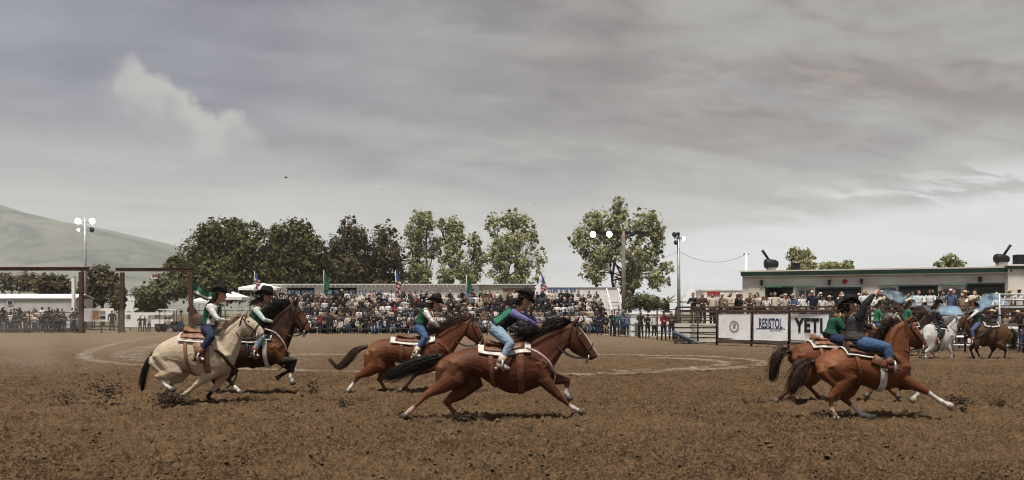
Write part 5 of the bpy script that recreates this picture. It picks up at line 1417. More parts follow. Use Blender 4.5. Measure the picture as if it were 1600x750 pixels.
H['brown'] = Horse(dict(Z=30.8, label='brown horse facing the other way under the rider in a white hat', coat=(0.0802, 0.0413, 0.0199), hair=HAIR_K, group=FARG, voxel=.028, mane_n=80, tail_n=120, heading=-1,
    trunk=[(1578, 519, 1574, 532, .18), (1571, 508, 1567, 540, .27), (1558, 504, 1555, 539, .28), (1543, 505, 1541, 541, .29), (1529, 502, 1529, 540, .27), (1518, 508, 1519, 533, .18)],
    neck=[(1530, 502, 1517, 531, .16), (1520, 496, 1510, 519, .12), (1512, 490, 1506, 508, .09)],
    head=[(1513, 490, 1510, 506, .085), (1505, 491, 1505, 513, .09), (1499, 500, 1502, 517, .06), (1495, 509, 1500, 520, .05)], ear=((1510, 491), (1508, 486)),
    legs=dict(near_hind=[(1566, 522), (1562, 538), (1571, 547), (1570, 557), (1567, 563)], far_hind=[(1564, 522), (1552, 540), (1551, 548), (1547, 556), (1544, 561)],
              near_fore=[(1524, 522), (1526, 538), (1526, 548), (1530, 556), (1529, 561)], far_fore=[(1524, 522), (1522, 538), (1516, 546), (1519, 553), (1521, 558)]),
    tail=[(1577, 515), (1584, 524), (1583, 546)], tail_w=.12, marks=[legcol('near_hind', BLK, .5), legcol('near_fore', BLK, .3), legcol('far_fore', BLK, .3), legcol('far_hind', BLK, .3), muzzle(BLK), onbody('neck', .5, 0, .1, (0.0740, 0.0333, 0.0148), .15, .9)]))
H['grey'] = Horse(dict(Z=33.5, label='pale grey horse mostly hidden behind the bright sorrel horse', coat=(0.3848, 0.3700, 0.3478), hair=HAIR_W, group=FARG, voxel=.03, mane_n=50, tail_n=60,
    trunk=[(1350, 516, 1354, 532, .2), (1358, 507, 1361, 541, .27), (1372, 507, 1374, 541, .28), (1388, 506, 1390, 540, .26), (1398, 514, 1396, 534, .16)],
    neck=[(1384, 507, 1397, 534, .16), (1390, 499, 1402, 518, .12), (1397, 492, 1404, 507, .09)],
    head=[(1396, 491, 1398, 505, .085), (1403, 492, 1404, 510, .09), (1409, 501, 1406, 514, .06), (1411, 509, 1408, 517, .045)], ear=((1399, 492), (1402, 487)),
    legs=dict(near_hind=[(1361, 520), (1366, 534), (1358, 542), (1360, 550), (1362, 555)], far_hind=[(1363, 520), (1370, 535), (1364, 543), (1369, 550), (1371, 554)],
              near_fore=[(1391, 522), (1392, 534), (1397, 542), (1398, 550), (1400, 554)], far_fore=[(1391, 522), (1394, 534), (1402, 540), (1400, 546), (1397, 549)]),
    tail=[(1351, 512), (1347, 520), (1346, 536)]))
H['dark'] = Horse(dict(Z=33.0, label='dark brown horse glimpsed beyond the bright sorrel head', coat=(0.0294, 0.0149, 0.0099), hair=HAIR_K, group=FARG, voxel=.03, mane_n=50, tail_n=60,
    trunk=[(1396, 515, 1399, 532, .2), (1404, 506, 1407, 541, .27), (1418, 505, 1420, 542, .28), (1434, 504, 1435, 541, .26), (1444, 512, 1442, 533, .16)],
    neck=[(1430, 505, 1443, 534, .16), (1438, 497, 1449, 517, .12), (1446, 489, 1452, 505, .09)],
    head=[(1445, 488, 1447, 503, .085), (1453, 489, 1453, 508, .09), (1459, 498, 1456, 513, .06), (1462, 507, 1458, 515, .045)], ear=((1448, 489), (1451, 484)),
    legs=dict(near_hind=[(1407, 520), (1412, 535), (1403, 543), (1406, 551), (1408, 556)], far_hind=[(1409, 520), (1416, 536), (1410, 544), (1415, 551), (1417, 555)],
              near_fore=[(1437, 522), (1438, 535), (1443, 543), (1444, 551), (1446, 555)], far_fore=[(1437, 522), (1440, 535), (1449, 541), (1447, 547), (1444, 550)]),
    tail=[(1397, 511), (1392, 520), (1391, 537)], marks=[blaze(WHT, .03, .3, .9)]))
H['gate'] = Horse(dict(Z=70.0, label='brown horse waiting at the second gate post', coat=(0.0535, 0.0209, 0.0110), hair=HAIR_K, voxel=.03, mane_n=40, tail_n=40, heading=-1,
    trunk=[(330, 499, 329, 506, .18), (326, 493, 325, 509, .27), (319, 492, 318, 509, .28), (311, 492, 310, 510, .28), (304, 490, 304, 509, .26), (300, 494, 300, 505, .17)],
    neck=[(307, 490, 299.5, 503, .16), (303, 483.5, 297.5, 493, .12), (299, 477.5, 296.5, 485, .085)],
    head=[(299, 477, 297.5, 483, .08), (296, 477, 295.5, 485.5, .085), (293.5, 480.5, 294, 487, .06), (291.8, 484.5, 293, 488.5, .05)], ear=((298.5, 478), (299, 475.3)),
    legs=dict(near_hind=[(324, 500), (322, 508), (325, 513), (324, 518), (323, 520)], far_hind=[(324, 500), (320, 508), (322, 513), (321, 518), (320, 520)],
              near_fore=[(303, 500), (303, 508), (303, 513), (303, 518), (302, 520)], far_fore=[(303, 500), (301, 508), (300, 513), (300, 518), (299, 520)]),
    tail=[(330, 496), (333, 502), (333, 514)]))


# ------------------------------------------------------------------ riders
M_CLOTH = attr_mat('rider_cloth', 0.85, 0.25, 7.0, 0.8, 44.0, 0.0, 0.15)
M_HATK = mat('black_felt', (.006, .0055, .006), .85, .2, 8); M_HATW = mat('straw_hat', (.50, .45, .36), .85, .15, 8)
SKIN = (.42, .235, .16)


def rider(sp):
    Z = sp['Z']; hd = sp.get('heading', 1); lat = Vector((0, 1, 0))
    pt = lambda q, d=0.0: P(q[0], q[1], Z + d)
    hip, ch, hc = pt(sp['hip']), pt(sp['chest']), pt(sp['head'])
    root = empty('person', (hip.x, Z, hip.z - .15), sp['label'], 'person', sp.get('group', 'riders on the galloping horses'))
    ax = (ch - hip); L = ax.length; ax = ax.normalized(); fw = Vector((ax.z, 0, -ax.x)) * (1 if ax.z > 0 else 1); fw = fw * hd if fw.x * hd > 0 else fw
    if fw.x * hd < 0: fw = -fw
    S = sp.get('scale', 1.0)
    prof = [(-.22, .10, .13), (-.12, .135, .175), (.05, .13, .178), (.35, .108, .150), (.6, .112, .165), (.85, .115, .19), (.98, .095, .185), (1.07, .06, .10)]
    def torso(mb, infl, t0=-9, t1=9):
        rings = []
        for t, th, w in prof:
            if t < t0 or t > t1: continue
            c = hip + ax * (L * t)
            rings.append([c + fw * (math.cos(q) * (th * S + infl)) + lat * (math.sin(q) * (w * S + infl)) for q in (2 * math.pi * j / 16 for j in range(16))])
        mb.loft(rings)
    mb = MB(); torso(mb, 0)
    fa = sp.get('face', -.15) ; fdir = Vector((math.cos(fa) * hd, 0, math.sin(fa))); hup = Vector((-math.sin(fa) * hd, 0, math.cos(fa)))
    if sp.get('turn'): fdir = (fdir + lat * sp['turn']).normalized()
    hl = hup.cross(fdir).normalized()
    neck0 = ch + ax * .04
    mb.tube([neck0, neck0.lerp(hc, .5), hc - hup * .02], [.062 * S, .055 * S, .055 * S], 10)
    Mh = Matrix((fdir, hl, hup)).transposed()
    mb.ball(hc + hup * .03, (.096, .078, .105), 14, 10, Mh); mb.ball(hc + fdir * .028 - hup * .05, (.062, .055, .062), 12, 8, Mh)
    mb.tube([hc + fdir * .085 + hup * .03, hc + fdir * .112 - hup * .012, hc + fdir * .09 - hup * .02], [.012, .016, .012], 6)
    for e in (-1, 1): mb.ball(hc + hl * (e * .078) - fdir * .008, (.022, .012, .03), 6, 5, Mh)
    fingers = MB(); regs = []
    pants, shirt, skin = sp['pants'], sp['shirt'], sp.get('skin', SKIN)
    shoulder = {}
    for e, key in ((-1, 'near_arm'), (1, 'far_arm')):
        A = sp.get(key) or sp['near_arm']
        sh = ch - ax * .035 + lat * (e * .185 * S); el = pt(A[0], e * .23); hn = pt(A[1], e * sp.get('hand_d', .07))
        mb.tube([ch - ax * .03 + lat * (e * .10), sh, sh.lerp(el, .5), el, el.lerp(hn, .55), hn], [.07 * S, .068 * S, .058 * S, .047 * S, .042 * S, .030 * S], 10)
        dr = (hn - el).normalized(); side = dr.cross(lat).normalized()
        mb.tube([hn, hn + dr * .05, hn + dr * .085], [.030, .040, .034], 10, lat=lat, ls=.8)
        for i in range(4):
            b = hn + dr * .085 + lat * ((i - 1.5) * .018); l = (.036, .042, .040, .032)[i]
            fingers.tube([b - dr * .02, b + dr * l * .6, b + dr * l * .9 - Vector((0, 0, 1)) * .022, b + dr * l * .55 - Vector((0, 0, 1)) * .045], [.0095, .0095, .009, .007], 6)
        b = hn + dr * .03 + lat * (-e * .035); fingers.tube([b, b + dr * .035 - lat * (e * .018), b + dr * .06 - lat * (e * .012)], [.011, .010, .008], 6)
        regs.append((hn - dr * .0, hn + dr * .14, .055, .06, skin, .02))
        if e < 0: hand_near = hn + dr * .06
        else: hand_far = hn + dr * .06
    feet = {}
    for e, key in ((-1, 'near_leg'), (1, 'far_leg')):
        A = sp.get(key) or sp['near_leg']; wd = sp.get('seat_w', .30)
        h0 = hip - ax * .05 + lat * (e * .10); kn = pt(A[0], e * wd); an = pt(A[1], e * (wd + .03)); to = pt(A[2], e * (wd + .06))
        mb.tube([h0, h0.lerp(kn, .4), kn.lerp(h0, .15), kn, kn.lerp(an, .35), kn.lerp(an, .75), an], [.115 * S, .10 * S, .078 * S, .072 * S, .068 * S, .052 * S, .045 * S], 12)
        mb.tube([an + Vector((-hd * .03, 0, -.03)), an + Vector((hd * .03, 0, -.04)), to], [.045, .048, .034], 10)
        regs[0:0] = [(h0, kn, .16, .13, pants, .02), (kn, an, .13, .10, pants, .02)]
        feet[e] = (kn, an, to)
    regs.append((hip - ax * .12, hip - ax * (-.02), .2, .2, pants, .02))
    order = [r for r in regs if r[4] is not skin] + [(hip + ax * (L * .25), ch, .17, .2, shirt, .02)] + [r for r in regs if r[4] is skin]
    for e in (-1, 1):       # sleeves back over anything the trouser capsules touched
        A = sp.get('near_arm' if e < 0 else 'far_arm') or sp['near_arm']; el = pt(A[0], e * .23); hn = pt(A[1], e * sp.get('hand_d', .07))
        order.insert(-2, (ch + lat * (e * .18), el, .085, .075, sp.get('sleeve', shirt), .02)); order.insert(-2, (el, hn, .075, .05, sp.get('sleeve', shirt), .02))
    order.append((neck0 + ax * .02, hc, .075, .085, skin, .02)); order.append((hc + hup * .03, hc - hup * .06, .125, .10, skin, .02))
    order.append((hc + fdir * .075 - hup * .062 - hl * .02, hc + fdir * .075 - hup * .062 + hl * .02, .012, .012, (.28, .10, .09), .012))
    for e in (-1, 1): order.append((hc + fdir * .08 + hup * .03 + hl * (e * .034), hc + fdir * .09 + hup * .03 + hl * (e * .034), .011, .011, (.03, .02, .018), .010))
    vox = sp.get('voxel', .014); me = remesh(mb, 'body', vox, 4, root.location)
    bm = bmesh.new(); bm.from_mesh(me); fm = fingers.mesh('f', root.location); bm.from_mesh(fm); bm.to_mesh(me); bm.free(); bpy.data.meshes.remove(fm)
    me.polygons.foreach_set('use_smooth', [True] * len(me.polygons))
    paint(me, shirt, order, root.location); mesh_obj('body', me, M_CLOTH, root)
    if sp.get('vest') is not None:
        mb = MB(); torso(mb, .02, .02, 1.0); vm = remesh(mb, 'vest', vox * 1.2, 2, root.location); paint(vm, sp['vest'], [(hip + ax * (L * a) + lat * (e * .17) + fw * b, hip + ax * (L * c_) + lat * (e * .17) + fw * d, r0, r0, col, .015) for e in (-1, 1) for (a, b, c_, d, r0, col) in sp.get('vest_marks', [])], root.location); mesh_obj('vest', vm, M_CLOTH, root)
    mb = MB(); c = hip + ax * (L * .03)
    mb.tube([c + fw * (math.cos(q) * .152) + lat * (math.sin(q) * .196) for q in (2 * math.pi * j / 20 for j in range(21))], .02, 6, False, lat=ax, ls=1.0); mb.build('belt', M_DKLEA, root, True)
    bootm = sp.get('boot', M_LEATHER)
    for e in (-1, 1):
        kn, an, to = feet[e]; mb = MB(); dn = (an - kn).normalized()
        mb.tube([kn.lerp(an, .62), kn.lerp(an, .85), an], [.066, .062, .058], 12); mb.tube([an + Vector((-hd * .05, 0, -.03)), an + Vector((hd * .02, 0, -.035)), an.lerp(to, .6) + Vector((0, 0, -.02)), to + Vector((hd * .02, 0, -.012))], [.045, .055, .046, .022], 10)
        mb.box(an + Vector((-hd * .055, 0, -.085)), (.05, .055, .04)); mb.build('boot', bootm, root, True)
    # hat
    hm = sp.get('hat', M_HATK); hs = sp.get('hat_s', 1.0); tilt = Matrix.Rotation(sp.get('hat_tilt', 0.0) * hd, 3, 'Y')
    hu, hf = tilt @ hup, tilt @ fdir; hl2 = hu.cross(hf).normalized(); c0 = hc + hup * .085
    mb = MB(); vs, fs = [], []; NA, NR = 28, 5
    for lay in (0, .010):
        for i in range(NR):
            f = .48 + .52 * i / (NR - 1)
            for j in range(NA):
                q = 2 * math.pi * j / NA; x, y = math.cos(q) * .188 * f * hs, math.sin(q) * .165 * f * hs
                z = .085 * (abs(y) / (.165 * hs)) ** 2.2 * f - .03 * (abs(x) / (.188 * hs)) ** 2 * f
                vs.append(c0 + hf * x + hl2 * y + hu * (z + lay))
    N = NA * NR
    for i in range(NR - 1):
        for j in range(NA):
            k = (j + 1) % NA; a, b, c_, d = i * NA + j, i * NA + k, (i + 1) * NA + k, (i + 1) * NA + j
            fs += [(a, d, c_, b), (N + a, N + b, N + c_, N + d)]
    for j in range(NA): k = (j + 1) % NA; a, b = (NR - 1) * NA + j, (NR - 1) * NA + k; fs.append((a, N + a, N + b, b))
    mb.add(vs, fs); hat = mb.build('hat', hm, root, True)
    mb = MB(); rings = []
    for z, f in ((-.01, 1.06), (.02, 1.04), (.07, 1.0), (.115, .93), (.142, .76), (.132, .35)):
        rings.append([c0 + hf * (math.cos(q) * .102 * f * hs) + hl2 * (math.sin(q) * .088 * f * hs * (1 - .25 * max(0, z - .06) / .06 * abs(math.cos(q)))) + hu * (z * hs - (.028 * abs(math.cos(q)) ** 4 * 0 if z < .1 else .015 * (1 - abs(math.sin(q))))) for q in (2 * math.pi * j / 18 for j in range(18))])
    mb.loft(rings); mb.build('crown', hm, hat, True)
    mb = MB(); mb.tube([c0 + hf * (math.cos(q) * .11 * hs) + hl2 * (math.sin(q) * .095 * hs) + hu * .016 for q in (2 * math.pi * j / 20 for j in range(21))], .008, 5, False); mb.build('hat_band', M_DKLEA if hm is M_HATW else M_GREY, hat, True)
    # hair
    mb = MB(); rr = random.Random(int(sp['head'][0])); hb = sp.get('hair_dir', (-.6, 0, -.8)); hb = Vector((hb[0] * hd, hb[1], hb[2])).normalized(); hl_ = sp.get('hair_len', .3)
    for i in range(70):
        q = rr.uniform(1.75, 4.53); b = c0 - hup * rr.uniform(.02, .10) + fdir * (math.cos(q) * .088) + hl * (math.sin(q) * .076)
        l = hl_ * rr.uniform(.5, 1.0); j1 = Vector((rr.uniform(-.03, .03), rr.uniform(-.03, .03), 0))
        mb.tube([b, b - hup * .06 - fdir * .01, b + hb * l * .55 + j1, b + hb * l + j1 * 2], [.012, .015, .011, .003], 4)
    mb.build('hair', sp.get('hair', mat('dark_brown_hair', (.016, .009, .006), .6, .3, 16)), root, True)
    return dict(root=root, near=hand_near, far=hand_far, foot=feet[-1][1].lerp(feet[-1][2], .45) + Vector((0, 0, -.05)))


BLOND = mat('blond_hair', (.36, .25, .13), .6, .25, 16)
DEN, DEN_L, DEN_D = (.048, .090, .18), (.20, .275, .35), (.02, .03, .062)
GRN = (.010, .058, .034)
RD = {}
RD['front'] = rider(dict(Z=13.35, label='rider in purple sleeves, green vest and light jeans crouching over the dark sorrel', hip=(776, 510), chest=(805, 488), head=(818, 472), face=-.35, near_arm=[(823, 500), (841, 510)], far_arm=[(830, 497), (846, 508)], near_leg=[(798, 537), (781, 567), (794, 575)],
    shirt=(.13, .12, .25), vest=(.008, .010, .010), vest_marks=[(.15, -.12, .75, -.12, .085, (.03, .15, .09))], pants=DEN_L, hat_tilt=.25, hat_s=1.1, hair_dir=(-.9, 0, -.25), hair_len=.25, boot=mat('pale_boot', (.42, .34, .27), .6)))
RD['second'] = rider(dict(Z=17.8, label='rider in a green vest and white sleeves with blue jeans on the red sorrel', hip=(656, 507), chest=(668, 487), head=(679, 477), face=-.2, near_arm=[(676, 503), (686, 511)], near_leg=[(665, 527), (648, 552), (657, 557)],
    shirt=(.56, .53, .50), vest=GRN, pants=DEN, hat_s=1.15, hat_tilt=.05, hair_dir=(-.9, 0, -.2), hair_len=.3, boot=mat('pale_boot', (.42, .34, .27))))
RD['palomino'] = rider(dict(Z=15.45, label='rider in a white shirt and green vest sitting upright on the palomino', hip=(326, 508), chest=(333, 477), head=(345, 463), face=-.1, near_arm=[(340, 499), (353, 501)], near_leg=[(331, 525), (308, 555), (318, 563)],
    shirt=(.60, .585, .575), vest=GRN, vest_marks=[(.1, .12, .95, .12, .10, (.58, .57, .56)), (.40, .06, .44, .06, .035, (.02, .03, .03)), (.72, .05, .78, .05, .03, (.02, .03, .03))], pants=DEN_D, hat_s=1.0, hair_dir=(-.5, 0, -.8), hair_len=.3))
RD['bay'] = rider(dict(Z=17.4, label='rider in a pale mint shirt and huge black hat on the dark bay', hip=(402, 511), chest=(404, 482), head=(415, 466), face=-.15, near_arm=[(413, 500), (427, 503)], near_leg=[(409, 527), (396, 551), (404, 557)],
    shirt=(.48, .56, .50), vest=(.03, .10, .065), pants=DEN_L, hat_s=1.3, hair_dir=(-.8, 0, -.5), hair_len=.34))
RD['right'] = rider(dict(Z=13.25, label='rider in a grey vest with one arm raised high and blue jeans', hip=(1336, 530), chest=(1335, 493), head=(1326, 481), face=-.05, near_arm=[(1352, 474), (1367, 459)], far_arm=[(1352, 508), (1368, 514)], near_leg=[(1386, 542), (1391, 570), (1406, 577)],
    shirt=(.016, .018, .02), vest=(.06, .06, .06), pants=DEN, hair_len=.12, hat_s=.95, scale=1.08))
RD['behind'] = rider(dict(Z=15.6, label='rider in a green jacket and dark jeans half hidden by the raised arm', hip=(1298, 524), chest=(1306, 499), head=(1315, 487), face=-.25, near_arm=[(1316, 513), (1334, 517)], near_leg=[(1326, 534), (1318, 560), (1328, 566)],
    shirt=(.013, .07, .038), pants=DEN_D, hair=BLOND, hair_len=.16, hat_s=.9, hair_dir=(-.2, 0, -1), scale=1.05))
FR_ = 'riders at the far rail'
RD['brown'] = rider(dict(Z=30.8, label='rider in a broad white hat and green vest on the brown horse', hip=(1527, 503), chest=(1523, 485), head=(1520, 473), heading=-1, near_arm=[(1517, 495), (1511, 500)], near_leg=[(1519, 516), (1521, 533), (1515, 537)], shirt=(.5, .5, .48), vest=GRN, pants=(.06, .08, .15), hat=M_HATW, hat_s=1.35, voxel=.022, group=FR_))
RD['white'] = rider(dict(Z=31.0, label='rider in black on the white horse', hip=(1461, 507), chest=(1462, 488), head=(1465, 476), near_arm=[(1468, 498), (1475, 501)], near_leg=[(1469, 519), (1464, 534), (1470, 538)], shirt=(.02, .02, .022), pants=(.03, .035, .05), voxel=.022, group=FR_))
RD['grey'] = rider(dict(Z=33.5, label='rider in a green shirt under the raised arm, on the hidden grey horse', hip=(1369, 504), chest=(1371, 485), head=(1376, 474), near_arm=[(1377, 495), (1384, 498)], near_leg=[(1378, 516), (1372, 530), (1378, 534)], shirt=(.03, .16, .08), pants=DEN, voxel=.022, group=FR_, hat=M_HATW))
RD['dark'] = rider(dict(Z=33.0, label='rider in a green shirt and straw hat beyond the bright sorrel head', hip=(1416, 503), chest=(1418, 485), head=(1422, 474), near_arm=[(1424, 495), (1431, 498)], near_leg=[(1425, 515), (1420, 529), (1426, 533)], shirt=(.03, .15, .08), pants=DEN, voxel=.022, group=FR_, hat=M_HATW))

# tack, once the riders' hands and feet are known
for key, t0, t1, pad, lea, lab in (('front', .37, .73, M_PADW, M_LEATHER, 'brown saddle on a white pad under the purple sleeved rider'), ('second', .36, .74, M_PADW, M_LEATHER, 'brown saddle with a pale pad under the rider in white sleeves'),
        ('palomino', .40, .74, M_PADP, M_TAN, 'tan saddle with a patterned pad on the palomino'), ('bay', .42, .78, M_PADK, M_DKLEA, 'dark saddle on the dark bay horse'),
        ('right', .33, .68, M_PADK, M_LEATHER, 'saddle with a black white edged pad on the bright sorrel'), ('behind', .34, .72, M_PADP, M_TAN, 'tan saddle under the rider in the green jacket'),
        ('brown', .42, .74, M_PADP, M_DKLEA, 'dark saddle on the brown horse at the far rail'), ('white', .40, .76, M_PADK, M_DKLEA, 'dark saddle on the white horse at the far rail'),
        ('grey', .36, .72, M_PADK, M_DKLEA, 'dark saddle on the hidden grey horse'), ('dark', .36, .72, M_PADK, M_LEATHER, 'saddle on the dark horse beyond the sorrel head')):
    r_ = RD[key]; H[key].saddle(t0, t1, lab, pad, lea, r_['foot']); H[key].bridle(M_DKLEA, (r_['far'] if key == 'right' else r_['near'], r_['far']))
H['front'].breast_collar([(822, 543), (842, 552), (858, 566), (864, 578)], M_BREAST, .024)
H['bay'].breast_collar([(414, 514), (430, 520), (443, 535), (448, 548)], M_BREAST, .02)
H['palomino'].breast_collar([(336, 546), (348, 556), (358, 568), (366, 576)], M_DKLEA, .034)
H['second'].breast_collar([(684, 534), (696, 545), (705, 555)], M_LEATHER, .028)
H['right'].breast_collar([(1392, 552), (1406, 568), (1417, 580)], M_DKLEA, .028)

# ------------------------------------------------------------------ spectators
SKINS = [mat('skin_fair', (.46, .28, .195), .6, .08), mat('skin_tan', (.36, .20, .13), .6, .08), mat('skin_brown', (.17, .09, .055), .6, .08)]
TOPS = [('black', (.006, .006, .0065)), ('black', (.009, .009, .011)), ('charcoal', (.025, .025, .027)), ('navy', (.011, .016, .036)), ('white', (.58, .57, .55)), ('cream', (.46, .40, .31)), ('tan', (.21, .145, .09)), ('grey', (.15, .15, .15)), ('denim blue', (.07, .11, .19)), ('brown', (.055, .028, .016)), ('red', (.2, .018, .02)), ('dark', (.012, .010, .009)), ('pale pink', (.48, .30, .29)), ('teal', (.018, .10, .09))]
BOTS = [('black', (.007, .007, .008)), ('jeans', (.045, .075, .14)), ('pale jeans', (.19, .25, .32)), ('dark jeans', (.016, .026, .05)), ('khaki', (.27, .22, .15))]
HEADS = [('dark hair', (.009, .006, .005), 0), ('brown hair', (.035, .019, .011), 0), ('fair hair', (.24, .155, .075), 0), ('long dark hair', (.009, .006, .005), 3), ('long fair hair', (.24, .155, .075), 3), ('black cap', (.006, .006, .0065), 1), ('pale cap', (.5, .48, .45), 1), ('black hat', (.007, .0065, .0065), 2), ('straw hat', (.46, .37, .24), 2), ('grey hair', (.3, .29, .28), 0)]
M_TOP = [mat('top_%s_%d' % (n.replace(' ', '_'), i), c, .85, .15, 5) for i, (n, c) in enumerate(TOPS)]
M_BOT = [mat('bottom_%s_%d' % (n.replace(' ', '_'), i), c, .85, .15, 5) for i, (n, c) in enumerate(BOTS)]
M_HEAD = [mat('head_%s_%d' % (n.replace(' ', '_'), i), c, .8, .2, 9) for i, (n, c, k) in enumerate(HEADS)]


def figure(pose, hat, seed):
    """One spectator facing -Y; origin at the seat (sitting) or at the feet (standing). Slots: skin, top, bottom, head."""
    r = random.Random(seed); mb = MB(); sit = pose.startswith('sit')
    hz = 0.02 if sit else .92; lean = r.uniform(-.05, .08)
    def ring(z, th, w, y=0): return [Vector((math.sin(q) * w, y - math.cos(q) * th, hz + z)) for q in (2 * math.pi * j / 10 for j in range(10))]
    mb.mi = 1; mb.loft([ring(-.04, .12, .165), ring(.06, .125, .17), ring(.25, .11, .155, -lean * .4), ring(.42, .12, .19, -lean * .8), ring(.52, .09, .18, -lean), ring(.57, .05, .08, -lean)])
    y = -lean; mb.mi = 0
    mb.tube([(0, y, hz + .54), (0, y - .01, hz + .66)], [.052, .05], 8)
    hc = Vector((r.uniform(-.02, .02), y - .02, hz + .72)); mb.ball(hc, (.076, .095, .115), 10, 8); mb.tube([hc + Vector((0, -.085, .02)), hc + Vector((0, -.11, -.015))], [.012, .015], 5)
    arms = {'sit0': ((.26, -.06, .26), (.09, -.32, .14)), 'sit1': ((.27, -.10, .28), (.05, -.26, .34)), 'sit2': ((.25, .0, .24), (.20, -.26, .06)), 'sit3': ((.30, -.12, .40), (.10, -.22, .62)),
            'stand0': ((.26, .02, .24), (.24, -.06, .0)), 'stand1': ((.27, -.14, .28), (.10, -.36, .24)), 'stand2': ((.28, -.10, .26), (.05, -.22, .30)), 'stand3': ((.26, -.1, .28), (.12, -.25, .60))}[pose]
    for e in (-1, 1):
        sh = Vector((e * .185, y, hz + .50)); el = Vector((e * arms[0][0], arms[0][1] + y, hz + arms[0][2])); hn = Vector((e * arms[1][0], arms[1][1] + y, hz + arms[1][2]))
        mb.mi = 1; mb.tube([Vector((e * .1, y, hz + .51)), sh, sh.lerp(el, .5), el, el.lerp(hn, .85)], [.06, .066, .056, .048, .04], 7)
        mb.mi = 0; mb.tube([el.lerp(hn, .83), hn, hn + (hn - el).normalized() * .08], [.03, .04, .022], 6)
        mb.mi = 2
        if sit:
            kn = Vector((e * r.uniform(.09, .17), -.44, .06)); an = Vector((e * .12, -.46 + r.uniform(-.08, .04), -.36))
            mb.tube([(e * .09, 0, .02), (e * .11, -.22, .05), kn, kn.lerp(an, .4), an], [.10, .09, .07, .062, .045], 8)
        else:
            kn = Vector((e * .11, -.02, .48)); an = Vector((e * r.uniform(.09, .15), .02, .08))
            mb.tube([(e * .09, 0, .92), (e * .10, 0, .72), kn, kn.lerp(an, .35), an], [.11, .09, .066, .062, .045], 8)
        mb.mi = 3; mb.tube([an + Vector((0, .05, -.03)), an + Vector((0, -.05, -.035)), an + Vector((0, -.16, -.045))], [.045, .05, .03], 7)
    mb.mi = 3
    if hat == 1: mb.loft([[hc + Vector((math.cos(q) * .083 * f, math.sin(q) * .102 * f, z)) for q in (2 * math.pi * j / 12 for j in range(12))] for z, f in ((.03, 1.0), (.08, .95), (.12, .6))]); mb.box(hc + Vector((0, -.125, .035)), (.12, .09, .012))
    elif hat == 2:
        mb.loft([[hc + Vector((math.cos(q) * .085 * f, math.sin(q) * .104 * f, z)) for q in (2 * math.pi * j / 12 for j in range(12))] for z, f in ((.05, 1.0), (.11, .92), (.165, .7))])
        mb.loft([[hc + Vector((math.cos(q) * .175 * f, math.sin(q) * .195 * f, .05 + .05 * abs(math.cos(q)) ** 2 * f + dz)) for q in (2 * math.pi * j / 14 for j in range(14))] for f, dz in ((.45, 0), (1, 0), (1, .012), (.45, .012))], False)
    else:
        mb.loft([[hc + Vector((math.cos(q) * .084 * f, .018 + math.sin(q) * .095 * f, z)) for q in (2 * math.pi * j / 12 for j in range(12))] for z, f in ((-.02, .9), (.04, 1.02), (.09, .93), (.125, .5))])
        if hat == 3:
            for e in (-1, 1): mb.tube([hc + Vector((e * .06, .03, .05)), hc + Vector((e * .09, .02, -.05)), hc + Vector((e * .10, -.02, -.22))], [.04, .045, .03], 6)
            mb.tube([hc + Vector((0, .07, .04)), hc + Vector((0, .09, -.1)), hc + Vector((0, .09, -.28))], [.07, .075, .04], 8)
    me = mb.mesh('person_' + pose); me.polygons.foreach_set('use_smooth', [True] * len(me.polygons))
    for k in range(4): me.materials.append(SKINS[0])
    return me


FIG = {(p, h): figure(p, h, i * 7 + h) for i, p in enumerate(('sit0', 'sit1', 'sit2', 'sit3', 'stand0', 'stand1', 'stand2', 'stand3')) for h in range(4)}
rp_ = random.Random(77)
# dark heads and coats dominate in the photograph, with pale ones scattered between
TOPW = [13, 12, 6, 4, 14, 13, 9, 5, 2, 6, 1, 9, 1, 1]
HEADW = [8, 6, 3, 5, 3, 6, 3, 3, 3, 2]


def dress(pose):
    t = rp_.choices(range(len(TOPS)), TOPW)[0]; b = rp_.choices(range(len(BOTS)), [5, 5, 2, 5, 2])[0]; h = rp_.choices(range(len(HEADS)), HEADW)[0]; s = rp_.choices((0, 1, 2), (7, 4, 1))[0]
    return t, b, h, s


def spectator(loc, pose, rz, label_fmt, group, look=None, scale=None):
    t, b, h, s = look or dress(pose)
    me = FIG[(pose, HEADS[h][2])]
    o = bpy.data.objects.new('person', me); COL.objects.link(o)
    for i, m_ in enumerate((SKINS[s], M_TOP[t], M_BOT[b], M_HEAD[h])): o.material_slots[i].link = 'OBJECT'; o.material_slots[i].material = m_
    o.location = loc; o.rotation_euler = (0, 0, rz); k = scale or rp_.uniform(.9, 1.1); o.scale = (k, k, k)
    return tag(o, label_fmt.format(top=TOPS[t][0], head=HEADS[h][0]), 'person', group)


